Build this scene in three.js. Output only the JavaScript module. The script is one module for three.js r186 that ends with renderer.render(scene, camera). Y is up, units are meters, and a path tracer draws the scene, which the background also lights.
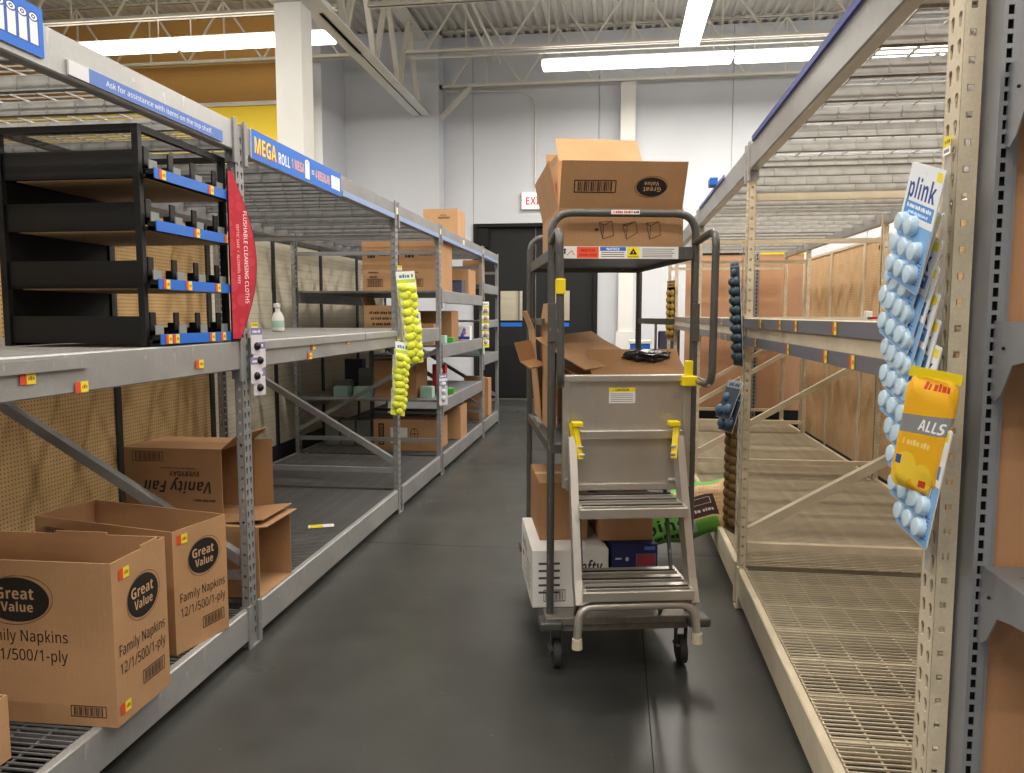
import * as THREE from 'three';
import { RectAreaLightUniformsLib } from 'three/addons/lights/RectAreaLightUniformsLib.js';
import { mergeGeometries } from 'three/addons/utils/BufferGeometryUtils.js';
import { RoundedBoxGeometry } from 'three/addons/geometries/RoundedBoxGeometry.js';

// ---------- camera, light, exposure ----------
const scene = new THREE.Scene();
scene.background = new THREE.Color(0x000000);
const camera = new THREE.PerspectiveCamera(53.31, 1024 / 773, 0.05, 80);
camera.position.set(0, 1.53, 0);
camera.rotation.order = 'YXZ';
camera.rotation.set(-0.09208, 0.13496, 0);
const renderer = new THREE.WebGLRenderer();
renderer.toneMapping = THREE.LinearToneMapping;
renderer.toneMappingExposure = 1.1;
renderer.shadowMap.enabled = true;
RectAreaLightUniformsLib.init();
const LAMP = 40;            // radiance of the strip lights
const LAMP_COLOR = 0xfff6ea;

// ---------- helpers ----------
let seed = 7;
const rnd = () => { seed = (seed * 1664525 + 1013904223) >>> 0; return seed / 4294967296; };
const R = d => d * Math.PI / 180;
const taken = {};
function numbered(n) { const k = taken[n] = (taken[n] ?? -1) + 1; return k ? `${n}_${String(k).padStart(3, '0')}` : n; }
function uvMetres(g) {
  g = g.index ? g.toNonIndexed() : g;
  const p = g.attributes.position, uv = new Float32Array(p.count * 2);
  const a = new THREE.Vector3(), b = new THREE.Vector3(), c = new THREE.Vector3(), n = new THREE.Vector3();
  for (let i = 0; i < p.count; i += 3) {
    a.fromBufferAttribute(p, i); b.fromBufferAttribute(p, i + 1); c.fromBufferAttribute(p, i + 2);
    n.crossVectors(b.clone().sub(a), c.clone().sub(a));
    const x = Math.abs(n.x), y = Math.abs(n.y), z = Math.abs(n.z);
    [a, b, c].forEach((v, k) => {
      const q = x >= y && x >= z ? [v.z, v.y] : y >= z ? [v.x, v.z] : [v.x, v.y];
      uv[(i + k) * 2] = q[0]; uv[(i + k) * 2 + 1] = q[1];
    });
  }
  g.setAttribute('uv', new THREE.BufferAttribute(uv, 2));
  if (!g.attributes.normal) g.computeVertexNormals();
  for (const k of Object.keys(g.attributes)) if (!['position', 'normal', 'uv'].includes(k)) g.deleteAttribute(k);
  return g;
}
function merged(list) { const l = (Array.isArray(list) ? list : [list]).map(uvMetres); return l.length > 1 ? mergeGeometries(l) : l[0]; }
function box(w, h, d, x = 0, y = 0, z = 0) { return new THREE.BoxGeometry(w, h, d).translate(x, y, z); }
function span(x0, x1, y0, y1, z0, z1) { return box(x1 - x0, y1 - y0, z1 - z0, (x0 + x1) / 2, (y0 + y1) / 2, (z0 + z1) / 2); }
function rbox(w, h, d, r, x = 0, y = 0, z = 0) { return new RoundedBoxGeometry(w, h, d, 2, r).translate(x, y, z); }
function bar(a, b, w, h = w) {
  const A = new THREE.Vector3(...a), B = new THREE.Vector3(...b), g = new THREE.BoxGeometry(w, h, A.distanceTo(B));
  const m = new THREE.Matrix4().lookAt(A, B, Math.abs(B.clone().sub(A).normalize().y) > 0.99 ? new THREE.Vector3(1, 0, 0) : new THREE.Vector3(0, 1, 0));
  m.setPosition(A.add(B).multiplyScalar(0.5));
  return g.applyMatrix4(m);
}
class Path extends THREE.Curve {
  constructor(p) { super(); this.p = p; this.l = [0]; for (let i = 1; i < p.length; i++) this.l.push(this.l[i - 1] + p[i].distanceTo(p[i - 1])); }
  getPoint(t, o = new THREE.Vector3()) {
    const s = t * this.l[this.l.length - 1]; let i = 1;
    while (i < this.p.length - 1 && this.l[i] < s) i++;
    return o.lerpVectors(this.p[i - 1], this.p[i], Math.min(1, Math.max(0, (s - this.l[i - 1]) / (this.l[i] - this.l[i - 1] || 1))));
  }
}
// tube through corner points with rounded bends
function tube(pts, r, bend = 0.05, sides = 8) {
  const P = pts.map(p => new THREE.Vector3(...p)), out = [P[0]];
  for (let i = 1; i < P.length - 1; i++) {
    const d0 = P[i - 1].clone().sub(P[i]), d1 = P[i + 1].clone().sub(P[i]);
    const k = Math.min(bend, d0.length() * 0.49, d1.length() * 0.49);
    const a = P[i].clone().addScaledVector(d0.normalize(), k), b = P[i].clone().addScaledVector(d1.normalize(), k);
    for (let j = 0; j <= 6; j++) { const t = j / 6; out.push(a.clone().multiplyScalar((1 - t) ** 2).addScaledVector(P[i], 2 * t * (1 - t)).addScaledVector(b, t * t)); }
  }
  out.push(P[P.length - 1]);
  const c = new Path(out); return new THREE.TubeGeometry(c, pts.length < 3 ? 2 : Math.min(360, Math.max(12, Math.ceil(c.l[c.l.length - 1] / Math.min(0.016, bend * 0.35)))), r, sides, false);
}
function cyl(r, h, x = 0, y = 0, z = 0, axis = 'y', seg = 16, r2 = r) {
  const g = new THREE.CylinderGeometry(r2, r, h, seg);
  if (axis === 'x') g.rotateZ(Math.PI / 2); if (axis === 'z') g.rotateX(Math.PI / 2);
  return g.translate(x, y, z);
}
function obj(name, geos, m, parent) {
  const o = new THREE.Mesh(geos.isBufferGeometry && geos.userData.ready ? geos : merged(geos), m);
  o.name = parent ? name : numbered(name);
  o.castShadow = o.receiveShadow = true;
  (parent || scene).add(o);
  return o;
}
function ready(geos) { const g = merged(geos); g.userData.ready = true; return g; }
function tag(o, label, category, group) { o.userData = { label, category }; if (group) o.userData.group = group; return o; }
function thing(name, label, category, [x, y, z] = [0, 0, 0], turn = 0, group) {
  const o = new THREE.Group(); o.name = numbered(name); scene.add(o);
  o.position.set(x, y, z); o.rotation.y = turn;
  return tag(o, label, category, group);
}
function struct(name, label) { const o = new THREE.Group(); o.name = numbered(name); scene.add(o); o.userData = { kind: 'structure', label }; return o; }
function structMesh(name, geos, m, label) { const o = obj(name, geos, m); o.userData = { kind: 'structure', label }; return o; }
function dup(root, pos, turn, label, group) {
  const r = root.clone(); r.name = numbered(root.name.replace(/_\d{3}$/, '')); scene.add(r);
  r.position.set(...pos); r.rotation.copy(root.rotation); if (turn !== undefined) r.rotation.y = turn;
  r.userData = { ...root.userData, label }; if (group) r.userData.group = group;
  return r;
}

// ---------- textures and materials ----------
function noiseTex(size, fn, { repeat = 1, color = true } = {}) {
  const d = new Uint8Array(size * size * 4);
  for (let y = 0; y < size; y++) for (let x = 0; x < size; x++) {
    const c = fn(x / size, y / size); for (let k = 0; k < 3; k++) d[(y * size + x) * 4 + k] = Math.max(0, Math.min(255, (c.length ? c[k] : c) * 255));
    d[(y * size + x) * 4 + 3] = 255;
  }
  const t = new THREE.DataTexture(d, size, size); t.magFilter = THREE.LinearFilter; t.minFilter = THREE.LinearMipmapLinearFilter; t.generateMipmaps = true;
  t.wrapS = t.wrapT = THREE.RepeatWrapping; t.repeat.set(repeat, repeat); if (color) t.colorSpace = THREE.SRGBColorSpace; t.needsUpdate = true;
  return t;
}
// tileable value noise
const lat = new Float32Array(4096); for (let i = 0; i < 4096; i++) lat[i] = rnd();
function vn(u, v, f, f2 = f, o = 0) {
  const x = u * f, y = v * f2, xi = Math.floor(x), yi = Math.floor(y), s = t => t * t * (3 - 2 * t), fx = s(x - xi), fy = s(y - yi);
  const h = (a, b) => lat[(((a % f + f) % f) * 37 + ((b % f2 + f2) % f2) * 101 + o * 977) & 4095];
  return (h(xi, yi) * (1 - fx) + h(xi + 1, yi) * fx) * (1 - fy) + (h(xi, yi + 1) * (1 - fx) + h(xi + 1, yi + 1) * fx) * fy;
}
const fbm = (u, v, f, o = 0, n = 4) => { let s = 0, a = 0.5, t = 0; for (let i = 0; i < n; i++) { s += a * vn(u, v, f << i, f << i, o + i); t += a; a *= 0.55; } return s / t; };
const mixc = (a, b, t) => a.map((v, i) => v + (b[i] - v) * t);
const hex = h => { const c = parseInt(h.slice(1), 16); return [(c >> 16) / 255, (c >> 8 & 255) / 255, (c & 255) / 255]; };
function speckle(h, amt, f = 8, repeat = 1, extra) {
  const base = hex(h);
  return noiseTex(256, (u, v) => { const k = 1 + (fbm(u, v, f, 1) - 0.5) * amt + (rnd() - 0.5) * amt * 0.4; let c = base.map(q => q * k); if (extra) c = extra(c, u, v); return c; }, { repeat });
}
const std = (o) => new THREE.MeshStandardMaterial(o);
const scuff = (h, repeat = 1.4) => speckle(h, 0.14, 6, repeat, (c, u, v) => { const s = vn(u, v, 64, 16, 9); return s > 0.93 ? mixc(c, [0.85, 0.85, 0.84], 0.35) : c; });
const M = {
  greySteel: std({ map: scuff('#8c8d8e'), roughness: 0.45, metalness: 0.1 }),
  greyLight: std({ map: scuff('#a7a8a8'), roughness: 0.38, metalness: 0.3 }),
  beige: std({ map: scuff('#d6cab1'), roughness: 0.5 }),
  galv: std({ map: speckle('#b9b9b6', 0.12, 10, 2), roughness: 0.5, metalness: 0.1 }),
  wireGrey: std({ map: speckle('#7f8081', 0.14, 10, 2), roughness: 0.5, metalness: 0.15 }),
  galvBeige: std({ map: speckle('#cfc4ac', 0.12, 10, 2), roughness: 0.5 }),
  slotSteel: std({ map: speckle('#909296', 0.06, 8, 2), roughness: 0.45, metalness: 0.2 }),
  darkSteel: std({ map: speckle('#38393a', 0.1, 8, 2), roughness: 0.5, metalness: 0.2 }),
  cartSteel: std({ map: scuff('#5d5d5b', 2), roughness: 0.4, metalness: 0.35 }),
  alu: std({ map: speckle('#c3beb5', 0.12, 4, 1.7), roughness: 0.38, metalness: 0.75 }),
  aluDark: std({ map: speckle('#8a857c', 0.2, 12, 3), roughness: 0.6, metalness: 0.4 }),
  black: std({ color: 0x070708, roughness: 0.5 }),
  blackMatte: std({ color: 0x0b0b0c, roughness: 0.8 }),
  doorBlack: std({ map: speckle('#0e0f11', 0.3, 8, 0.6), roughness: 0.65 }),
  rubber: std({ color: 0x1c1c1c, roughness: 0.8 }),
  caster: std({ color: 0x3a3a3a, roughness: 0.6 }),
  yellowPlastic: std({ color: 0xf0d60a, roughness: 0.5 }),
  white: std({ color: 0xe9e9e6, roughness: 0.6 }),
  whitePaint: std({ map: speckle('#e6e6e2', 0.04, 6, 0.7), roughness: 0.6 }),
  joist: std({ map: speckle('#e0dcd2', 0.06, 6, 0.7), roughness: 0.7 }),
  roof: std({ map: speckle('#cbc8c1', 0.08, 6, 0.5), roughness: 0.7 }),
  wall: std({ map: speckle('#d3d7de', 0.035, 5, 0.35), roughness: 0.8 }),
  yellowWall: std({ map: speckle('#f6d63c', 0.05, 5, 0.35), roughness: 0.7 }),
  ochreWall: std({ map: speckle('#dcaa60', 0.06, 5, 0.35), roughness: 0.8 }),
  tan: std({ color: 0xc9a57a, roughness: 0.8 }),
  cream: std({ map: speckle('#d9d2bd', 0.05, 5, 1, (c, u, v) => (v * 24 % 1) < 0.06 ? c.map(q => q * 0.84) : c), roughness: 0.8 }),
  peach: std({ map: speckle('#c79a78', 0.06, 5, 0.8), roughness: 0.75 }),
  brownPanel: std({ map: speckle('#c08f66', 0.06, 5, 0.8), roughness: 0.7 }),
  blue: std({ color: 0x1f6fd6, roughness: 0.4 }),
  paleBlue: std({ color: 0x8ea6d6, roughness: 0.4 }),
  red: std({ color: 0xc02737, roughness: 0.4 }),
  mint: std({ color: 0xa6cfc2, roughness: 0.6 }),
  green: std({ color: 0x3fa533, roughness: 0.5 }),
  navy: std({ color: 0x1d2358, roughness: 0.7 }),
  slate: std({ color: 0x44465c, roughness: 0.6 }),
  greyBox: std({ color: 0x8f948f, roughness: 0.7 }),
  railGrey: std({ color: 0x6d6e78, roughness: 0.3 }),
  glass: new THREE.MeshPhysicalMaterial({ color: 0xffffff, roughness: 0.02, transmission: 1, thickness: 0 }),
  lamp: std({ color: 0xffffff, emissive: 0xfff8ee, emissiveIntensity: 6 }),
  clear: new THREE.MeshPhysicalMaterial({ color: 0xf2f2f2, roughness: 0.1, transmission: 0.7, thickness: 0 }),
};
const cardFn = (h) => speckle(h, 0.1, 6, 1.1, (c, u, v) => c.map(q => q * (1 + 0.006 * Math.sin(u * 6.2832 * 46))));
M.card = std({ map: cardFn('#b58c64'), roughness: 0.85 });
M.cardDark = std({ map: cardFn('#a27a53'), roughness: 0.85 });
M.cardLight = std({ map: cardFn('#c69d73'), roughness: 0.85 });
M.peg = std({ map: noiseTex(512, (u, v) => {
  const k = 1 + (fbm(u, v, 6, 3) - 0.5) * 0.12 + (rnd() - 0.5) * 0.04, c = hex('#cfac78').map(q => q * k);
  const a = (u * 20) % 1 - 0.5, b = (v * 20) % 1 - 0.5; return a * a + b * b < 0.028 ? [0.3, 0.2, 0.12] : c;
}, { repeat: 2 }), roughness: 0.8 });
M.pegR = std({ map: noiseTex(512, (u, v) => {
  const k = 1 + (fbm(u, v, 6, 3) - 0.5) * 0.1 + (rnd() - 0.5) * 0.04, c = hex('#d6b388').map(q => q * k);
  const a = (u * 20) % 1 - 0.5, b = (v * 20) % 1 - 0.5; return a * a + b * b < 0.02 ? [0.6, 0.46, 0.32] : c;
}, { repeat: 2 }), roughness: 0.8 });
M.floor = std({
  map: noiseTex(1024, (u, v) => {
    const n = fbm(u, v, 4, 2, 6), m = fbm(u, v, 24, 5, 3); let k = 0.78 + n * 0.36 + (m - 0.5) * 0.16 + (rnd() - 0.5) * 0.03;
    const c = [0.27, 0.275, 0.266].map(q => q * k); const s = vn(u, v, 128, 128, 11); return s > 0.975 ? mixc(c, [0.6, 0.6, 0.58], 0.25) : c;
  }, { repeat: 0.25 }),
  roughnessMap: noiseTex(512, (u, v) => 0.24 + fbm(u, v, 8, 4, 5) * 0.2, { repeat: 0.33, color: false }), roughness: 1,
});

// ---------- lettering on canvases ----------
function canvas(w, h, draw, clear) {
  const c = document.createElement('canvas'); c.width = w; c.height = h; const g = c.getContext('2d');
  if (!clear) { g.fillStyle = '#fff'; g.fillRect(0, 0, w, h); }
  g.textAlign = 'center'; g.textBaseline = 'middle'; draw(g, w, h);
  const t = new THREE.CanvasTexture(c); t.colorSpace = THREE.SRGBColorSpace;
  return std({ map: t, roughness: 0.6, transparent: !!clear, side: THREE.DoubleSide });
}
function decal(name, m, w, h, parent, [x, y, z], ry = 0, rx = 0, rz = 0) {
  const o = new THREE.Mesh(new THREE.PlaneGeometry(w, h), m); o.name = name; o.position.set(x, y, z); o.rotation.set(rx, ry, rz, 'YXZ'); o.receiveShadow = true; parent.add(o); return o;
}
const F = (px, b = 'bold') => `${b} ${px}px sans-serif`;
function text(g, s, x, y, px, col, b = 'bold', sx = 1, sy = 1, rot = 0) { g.save(); g.translate(x, y); g.rotate(rot); g.scale(sx, sy); g.fillStyle = col; g.font = F(px, b); g.fillText(s, 0, 0); g.restore(); }
function barcode(g, x, y, w, h, col = '#241a14') {
  g.strokeStyle = col; g.lineWidth = Math.max(2, h * 0.07); g.strokeRect(x, y, w, h); g.fillStyle = col; let p = x + w * 0.08; let i = 1;
  while (p < x + w * 0.92) { const a = 1 + (i * 7 % 4), b = 2 + (i * 5 % 4); g.fillRect(p, y + h * 0.1, a * w / 150, h * 0.8); p += (a + b) * w / 150; i++; }
}
// unreadable small print: rows of uneven marks
function marks(g, x, y, w, h, col) { g.fillStyle = col; let p = x - w / 2, i = Math.round(x + y); while (p < x + w / 2 - 2) { const a = h * (0.35 + (i * 13 % 5) * 0.09); g.fillRect(p, y - h / 2 + (i % 3 === 0 ? 0 : h * 0.2), a, h * (i % 3 === 0 ? 1 : 0.8)); p += a + h * (i % 4 === 1 ? 0.5 : 0.16); i++; } }
function oval(g, x, y, rx, ry, tilt = 0) {
  g.save(); g.translate(x, y); g.rotate(tilt); const ink = '#1d1916';
  g.strokeStyle = ink; g.lineWidth = 2; g.beginPath(); g.ellipse(rx * 0.03, ry * 0.02, rx * 1.08, ry * 1.1, -0.12, 0, 7); g.stroke();
  g.fillStyle = ink; g.beginPath(); g.ellipse(0, 0, rx, ry, 0, 0, 7); g.fill();
  text(g, 'Great', -rx * 0.05, -ry * 0.28, ry * 0.72, '#c9a27a'); text(g, 'Value', rx * 0.02, ry * 0.34, ry * 0.6, '#c9a27a'); g.restore();
}
const P = {
  napkinEnd: canvas(400, 520, (g) => { oval(g, 215, 110, 118, 88); text(g, 'Family Napkins', 200, 282, 62, '#241c16', '', 0.84); text(g, '12/1/500/1-ply', 200, 358, 62, '#241c16', '', 0.86); barcode(g, 190, 430, 170, 55); }, true),
  napkinFront: canvas(640, 420, (g) => { oval(g, 300, 100, 150, 92); text(g, 'Family Napkins', 320, 250, 66, '#241c16', '', 0.92); text(g, '12/1/500/1-ply', 320, 330, 66, '#241c16', '', 0.92); }, true),
  bars: canvas(220, 72, g => barcode(g, 6, 6, 208, 58), true),
  vanity: canvas(640, 400, g => {
    g.translate(640, 400); g.rotate(Math.PI);
    text(g, 'Vanity Fair', 300, 150, 108, '#231b15', 'italic bold', 0.9); text(g, 'EVERYDAY', 250, 240, 44, '#231b15'); g.fillStyle = '#5a4633'; g.fillRect(170, 272, 250, 6);
    barcode(g, 400, 320, 220, 60); marks(g, 110, 60, 150, 16, '#231b15');
  }, true),
  topFlap: canvas(640, 230, g => { barcode(g, 70, 92, 210, 60); g.save(); g.translate(465, 122); g.rotate(Math.PI); oval(g, 0, 0, 78, 48); g.restore(); }, true),
  carton: canvas(640, 140, g => {
    g.strokeStyle = '#4a3626'; g.lineWidth = 3;
    for (const [x, s] of [[200, 0], [330, 14], [460, 4]]) { g.beginPath(); g.moveTo(x, 30 + s); g.lineTo(x + 70, 24); g.lineTo(x + 80, 100 - s); g.lineTo(x + 20, 120); g.closePath(); g.moveTo(x + 20, 120); g.lineTo(x + 24, 48); g.lineTo(x + 70, 24); g.moveTo(x + 24, 48); g.lineTo(x, 30 + s); g.stroke(); }
    g.fillStyle = '#2b1d12'; g.beginPath(); g.moveTo(172, 70); g.lineTo(186, 60); g.lineTo(186, 80); g.fill(); g.fillRect(186, 66, 12, 8);
  }, true),
  brandBox: canvas(300, 260, g => { marks(g, 70, 60, 70, 40, '#2b2119'); marks(g, 200, 60, 100, 18, '#2b2119'); marks(g, 90, 165, 100, 10, '#2b2119'); marks(g, 90, 190, 80, 10, '#2b2119'); barcode(g, 25, 205, 150, 42); }, true),
  openBox: canvas(220, 200, g => { for (let i = 0; i < 4; i++) marks(g, 110, 30 + i * 32, 170 - i * 20, 16, '#3a2b1f'); barcode(g, 40, 152, 130, 38); }, true),
  number: canvas(320, 100, g => { marks(g, 160, 20, 90, 14, '#30251c'); text(g, '5023R00', 170, 58, 44, '#30251c'); }, true),
  scissors: canvas(500, 180, g => { barcode(g, 20, 20, 40, 130); g.strokeStyle = '#33261b'; g.lineWidth = 5; g.beginPath(); g.arc(330, 80, 34, 0, 7); g.moveTo(296, 80); g.lineTo(364, 80); g.moveTo(330, 46); g.lineTo(330, 114); g.stroke(); g.fillStyle = '#e8e6de'; g.fillRect(120, 40, 70, 100); g.fillRect(200, 40, 70, 90); }, true),
  tag: canvas(48, 32, (g, w, h) => { g.fillStyle = '#f3df33'; g.fillRect(0, 0, w, h); g.fillStyle = '#e0502c'; g.fillRect(0, 0, w * 0.42, h); marks(g, 34, 16, 18, 11, '#b3722a'); }),
  tagYellow: canvas(64, 64, (g, w, h) => { g.fillStyle = '#f2df20'; g.fillRect(0, 0, w, 36); marks(g, 34, 19, 34, 13, '#6b5a12'); g.fillStyle = '#8b8b86'; g.fillRect(8, 44, 44, 12); }),
  rolls: canvas(1024, 117, (g, w, h) => {
    g.fillStyle = '#2273e0'; g.fillRect(0, 0, w, h);
    for (let i = 0; i < 9; i++) { const x = w - 46 - i * 35; g.fillStyle = '#fff'; g.strokeStyle = '#1f3f9a'; g.lineWidth = 3; g.beginPath(); g.rect(x, 28, 29, 66); g.fill(); g.stroke(); g.beginPath(); g.ellipse(x + 14.5, 28, 14.5, 10, 0, 0, 7); g.fill(); g.stroke(); g.beginPath(); g.ellipse(x + 14.5, 28, 5, 3.5, 0, 0, 7); g.stroke(); }
  }),
  mega: canvas(1024, 112, (g, w, h) => {
    g.fillStyle = '#2273e0'; g.fillRect(0, 0, w, h);
    text(g, 'MEGA', 131, 61, 86, '#b83a10', 'bold', 0.86); text(g, 'MEGA', 125, 56, 86, '#ffe23c', 'bold', 0.86); text(g, 'ROLL', 310, 64, 62, '#ffffff', 'bold', 0.82);
    text(g, '1 MEGA', 462, 60, 58, '#ffb35c', 'bold', 0.68); text(g, '=', 640, 58, 60, '#ffe23c'); text(g, '4 REGULAR', 768, 60, 58, '#ffb35c', 'bold', 0.62);
    g.fillStyle = '#fff'; g.fillRect(545, 24, 52, 74); g.beginPath(); g.ellipse(571, 24, 26, 10, 0, 0, 7); g.fill(); g.strokeStyle = '#2b5fb4'; g.lineWidth = 2; g.beginPath(); g.ellipse(571, 26, 12, 4, 0, 0, 7); g.stroke();
    for (let i = 0; i < 4; i++) { g.fillStyle = '#fff'; g.fillRect(885 + i * 31, 32, 29, 58); g.beginPath(); g.ellipse(900 + i * 31, 32, 14, 6, 0, 0, 7); g.fill(); }
  }),
  ask: canvas(1024, 64, (g, w, h) => { g.fillStyle = '#e2e5ea'; g.fillRect(0, 0, w, h); g.fillStyle = '#5d80cc'; g.fillRect(100, 0, w, h); text(g, 'Ask for assistance with items on the top shelf.', 560, 32, 36, '#e8edf8', ''); }),
  cloths: canvas(200, 900, (g, w, h) => {
    g.fillStyle = '#c42a3c'; g.fillRect(0, 0, w, h); for (let i = 0; i < 40; i++) { g.fillStyle = `rgba(230,110,120,${0.1 + (i % 5) * 0.05})`; g.beginPath(); g.arc((i * 67) % 200, (i * 131) % 900, 10 + (i % 4) * 8, 0, 7); g.fill(); }
    text(g, 'FLUSHABLE CLEANSING CLOTHS', 112, 455, 38, '#fff', '', 0.92, 1, Math.PI / 2); text(g, 'SEPTIC SAFE  •  ALCOHOL FREE', 56, 440, 25, '#ffd7da', '', 0.95, 1, Math.PI / 2);
  }),
  exit: canvas(160, 90, (g, w, h) => { g.fillStyle = '#f3efe9'; g.fillRect(0, 0, w, h); text(g, 'EXIT', 80, 48, 60, '#d8202a', 'bold', 0.95); }),
  warn: canvas(960, 110, (g, w, h) => {
    g.fillStyle = '#e9e9e6'; g.fillRect(0, 0, w, h); g.fillStyle = '#222'; g.beginPath(); g.arc(24, 30, 10, 0, 7); g.fill(); g.fillRect(16, 40, 14, 30); g.strokeStyle = '#d4453c'; g.lineWidth = 6; g.beginPath(); g.moveTo(40, 80); g.lineTo(80, 40); g.lineTo(100, 80); g.stroke();
    g.fillStyle = '#f0512a'; g.fillRect(122, 4, 178, 102); text(g, 'WATCH', 211, 36, 34, '#6d130a'); text(g, 'YOUR STEP', 211, 78, 28, '#6d130a');
    g.fillStyle = '#2f6fd0'; g.fillRect(312, 4, 212, 36); text(g, 'NOTICE', 418, 23, 30, '#fff'); g.fillStyle = '#555'; for (const y of [52, 70, 88]) g.fillRect(322, y, 190, 7);
    g.fillStyle = '#f6e01c'; g.fillRect(536, 4, 98, 102); g.fillStyle = '#161616'; g.beginPath(); g.moveTo(585, 14); g.lineTo(618, 72); g.lineTo(552, 72); g.fill(); text(g, '!', 585, 52, 34, '#f6e01c'); text(g, 'CAUTION', 585, 90, 20, '#161616');
    g.fillStyle = '#666'; for (const y of [18, 36, 54, 72, 88]) g.fillRect(660, y, 250 + (y % 4) * 8, 7);
  }),
  caution: canvas(220, 130, (g, w, h) => { g.fillStyle = '#efefec'; g.fillRect(0, 0, w, h); g.fillStyle = '#f6e01c'; g.fillRect(0, 0, w, 36); text(g, '▲ CAUTION ▲', 110, 19, 26, '#161616'); g.fillStyle = '#777'; for (const y of [50, 66, 82, 98, 112]) g.fillRect(14, y, 190, 5); }),
  hoopTag: canvas(180, 30, (g, w, h) => { g.fillStyle = '#f0e8e6'; g.fillRect(0, 0, w, h); marks(g, 70, 15, 110, 16, '#c9433c'); marks(g, 150, 15, 44, 16, '#333'); }),
  pine: canvas(420, 300, (g, w, h) => {
    g.fillStyle = '#d7b48a'; g.fillRect(0, 0, w, h); for (let i = 0; i < 700; i++) { g.fillStyle = ['#e6cba6', '#c39b6d', '#b98d5f'][i % 3]; g.fillRect((i * 53.7) % w, (i * 31.3) % h, 7, 4); }
    g.fillStyle = '#6cb84a'; g.fillRect(0, 40, 200, 260); g.fillRect(200, 210, 110, 90); g.fillRect(0, 0, 420, 26);
    marks(g, 56, 78, 70, 14, '#e9f3df'); text(g, 'pine', 105, 200, 88, '#16210f', 'bold', 0.95); marks(g, 100, 262, 150, 20, '#16210f');
    g.fillStyle = '#3b1d1c'; g.fillRect(215, 80, 105, 120); g.strokeStyle = '#d8cfc4'; g.lineWidth = 3; g.strokeRect(232, 98, 70, 34); marks(g, 267, 165, 76, 18, '#d8cfc4');
    g.fillStyle = '#aebfc9'; g.fillRect(150, 210, 70, 60); g.fillStyle = '#e9d7a2'; g.fillRect(170, 225, 26, 22);
  }),
  plink: canvas(256, 400, (g, w, h) => {
    g.fillStyle = '#e9f0f7'; g.fillRect(0, 0, w, h); g.fillStyle = '#7db0e3'; g.fillRect(0, 190, w, h);
    text(g, 'plink', 120, 78, 92, '#1d3a8c', 'bold', 0.95); g.fillStyle = '#4a90d8'; g.fillRect(16, 122, 224, 46); marks(g, 128, 136, 190, 14, '#fff'); marks(g, 128, 156, 150, 10, '#e8f2ff');
    g.fillStyle = '#f2e03a'; g.fillRect(206, 8, 42, 30); g.fillStyle = '#d7488c'; g.fillRect(150, 372, 26, 10); g.fillStyle = '#2d62a8'; for (let i = 0; i < 7; i++) g.fillRect(196, 300 + i * 12, 44, 4);
    g.fillStyle = '#dfeaf6'; g.beginPath(); g.arc(128, 22, 9, 0, 7); g.fill();
  }),
  scrub: canvas(128, 200, (g, w, h) => { g.fillStyle = '#eef2e6'; g.fillRect(0, 0, w, h); marks(g, 64, 34, 90, 26, '#3d7fb5'); g.fillStyle = '#c4d92e'; g.fillRect(0, 60, w, 26); g.fillStyle = '#dfe64a'; g.fillRect(0, 150, w, 50); marks(g, 64, 172, 50, 14, '#2d5a30'); }),
  dark: canvas(128, 190, (g, w, h) => { g.fillStyle = '#39485a'; g.fillRect(0, 0, w, h); g.fillStyle = '#8fa4b3'; g.fillRect(0, 0, w, 34); marks(g, 64, 18, 90, 18, '#22304a'); g.fillStyle = '#27323f'; g.fillRect(8, 120, 112, 60); }),
  brown: canvas(128, 190, (g, w, h) => { g.fillStyle = '#7b5d2d'; g.fillRect(0, 0, w, h); g.fillStyle = '#b08c44'; g.fillRect(0, 20, w, 40); marks(g, 64, 42, 90, 20, '#33240f'); g.fillStyle = '#4e3917'; g.fillRect(10, 90, 108, 80); }),
  mask: canvas(100, 170, (g, w, h) => { g.fillStyle = '#e2dfea'; g.fillRect(0, 0, w, h); g.fillStyle = '#8f86b4'; g.fillRect(0, 0, w, 46); marks(g, 50, 24, 70, 18, '#fff'); }),
  gloves: canvas(200, 340, (g, w, h) => {
    g.fillStyle = '#f4b616'; g.fillRect(0, 0, w, h); marks(g, 120, 24, 90, 22, '#d2371f'); g.fillStyle = '#8d8f92'; g.beginPath(); g.moveTo(0, 120); g.lineTo(200, 100); g.lineTo(190, 158); g.lineTo(0, 172); g.fill(); text(g, 'ALLS', 130, 138, 46, '#fff', 'italic bold', 0.9); marks(g, 90, 195, 110, 18, '#fbe08a');
    g.fillStyle = '#f7d13c'; for (const [x, y, r] of [[60, 270, 44], [130, 290, 40], [40, 320, 34]]) { g.beginPath(); g.arc(x, y, r, 0, 7); g.fill(); }
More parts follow.
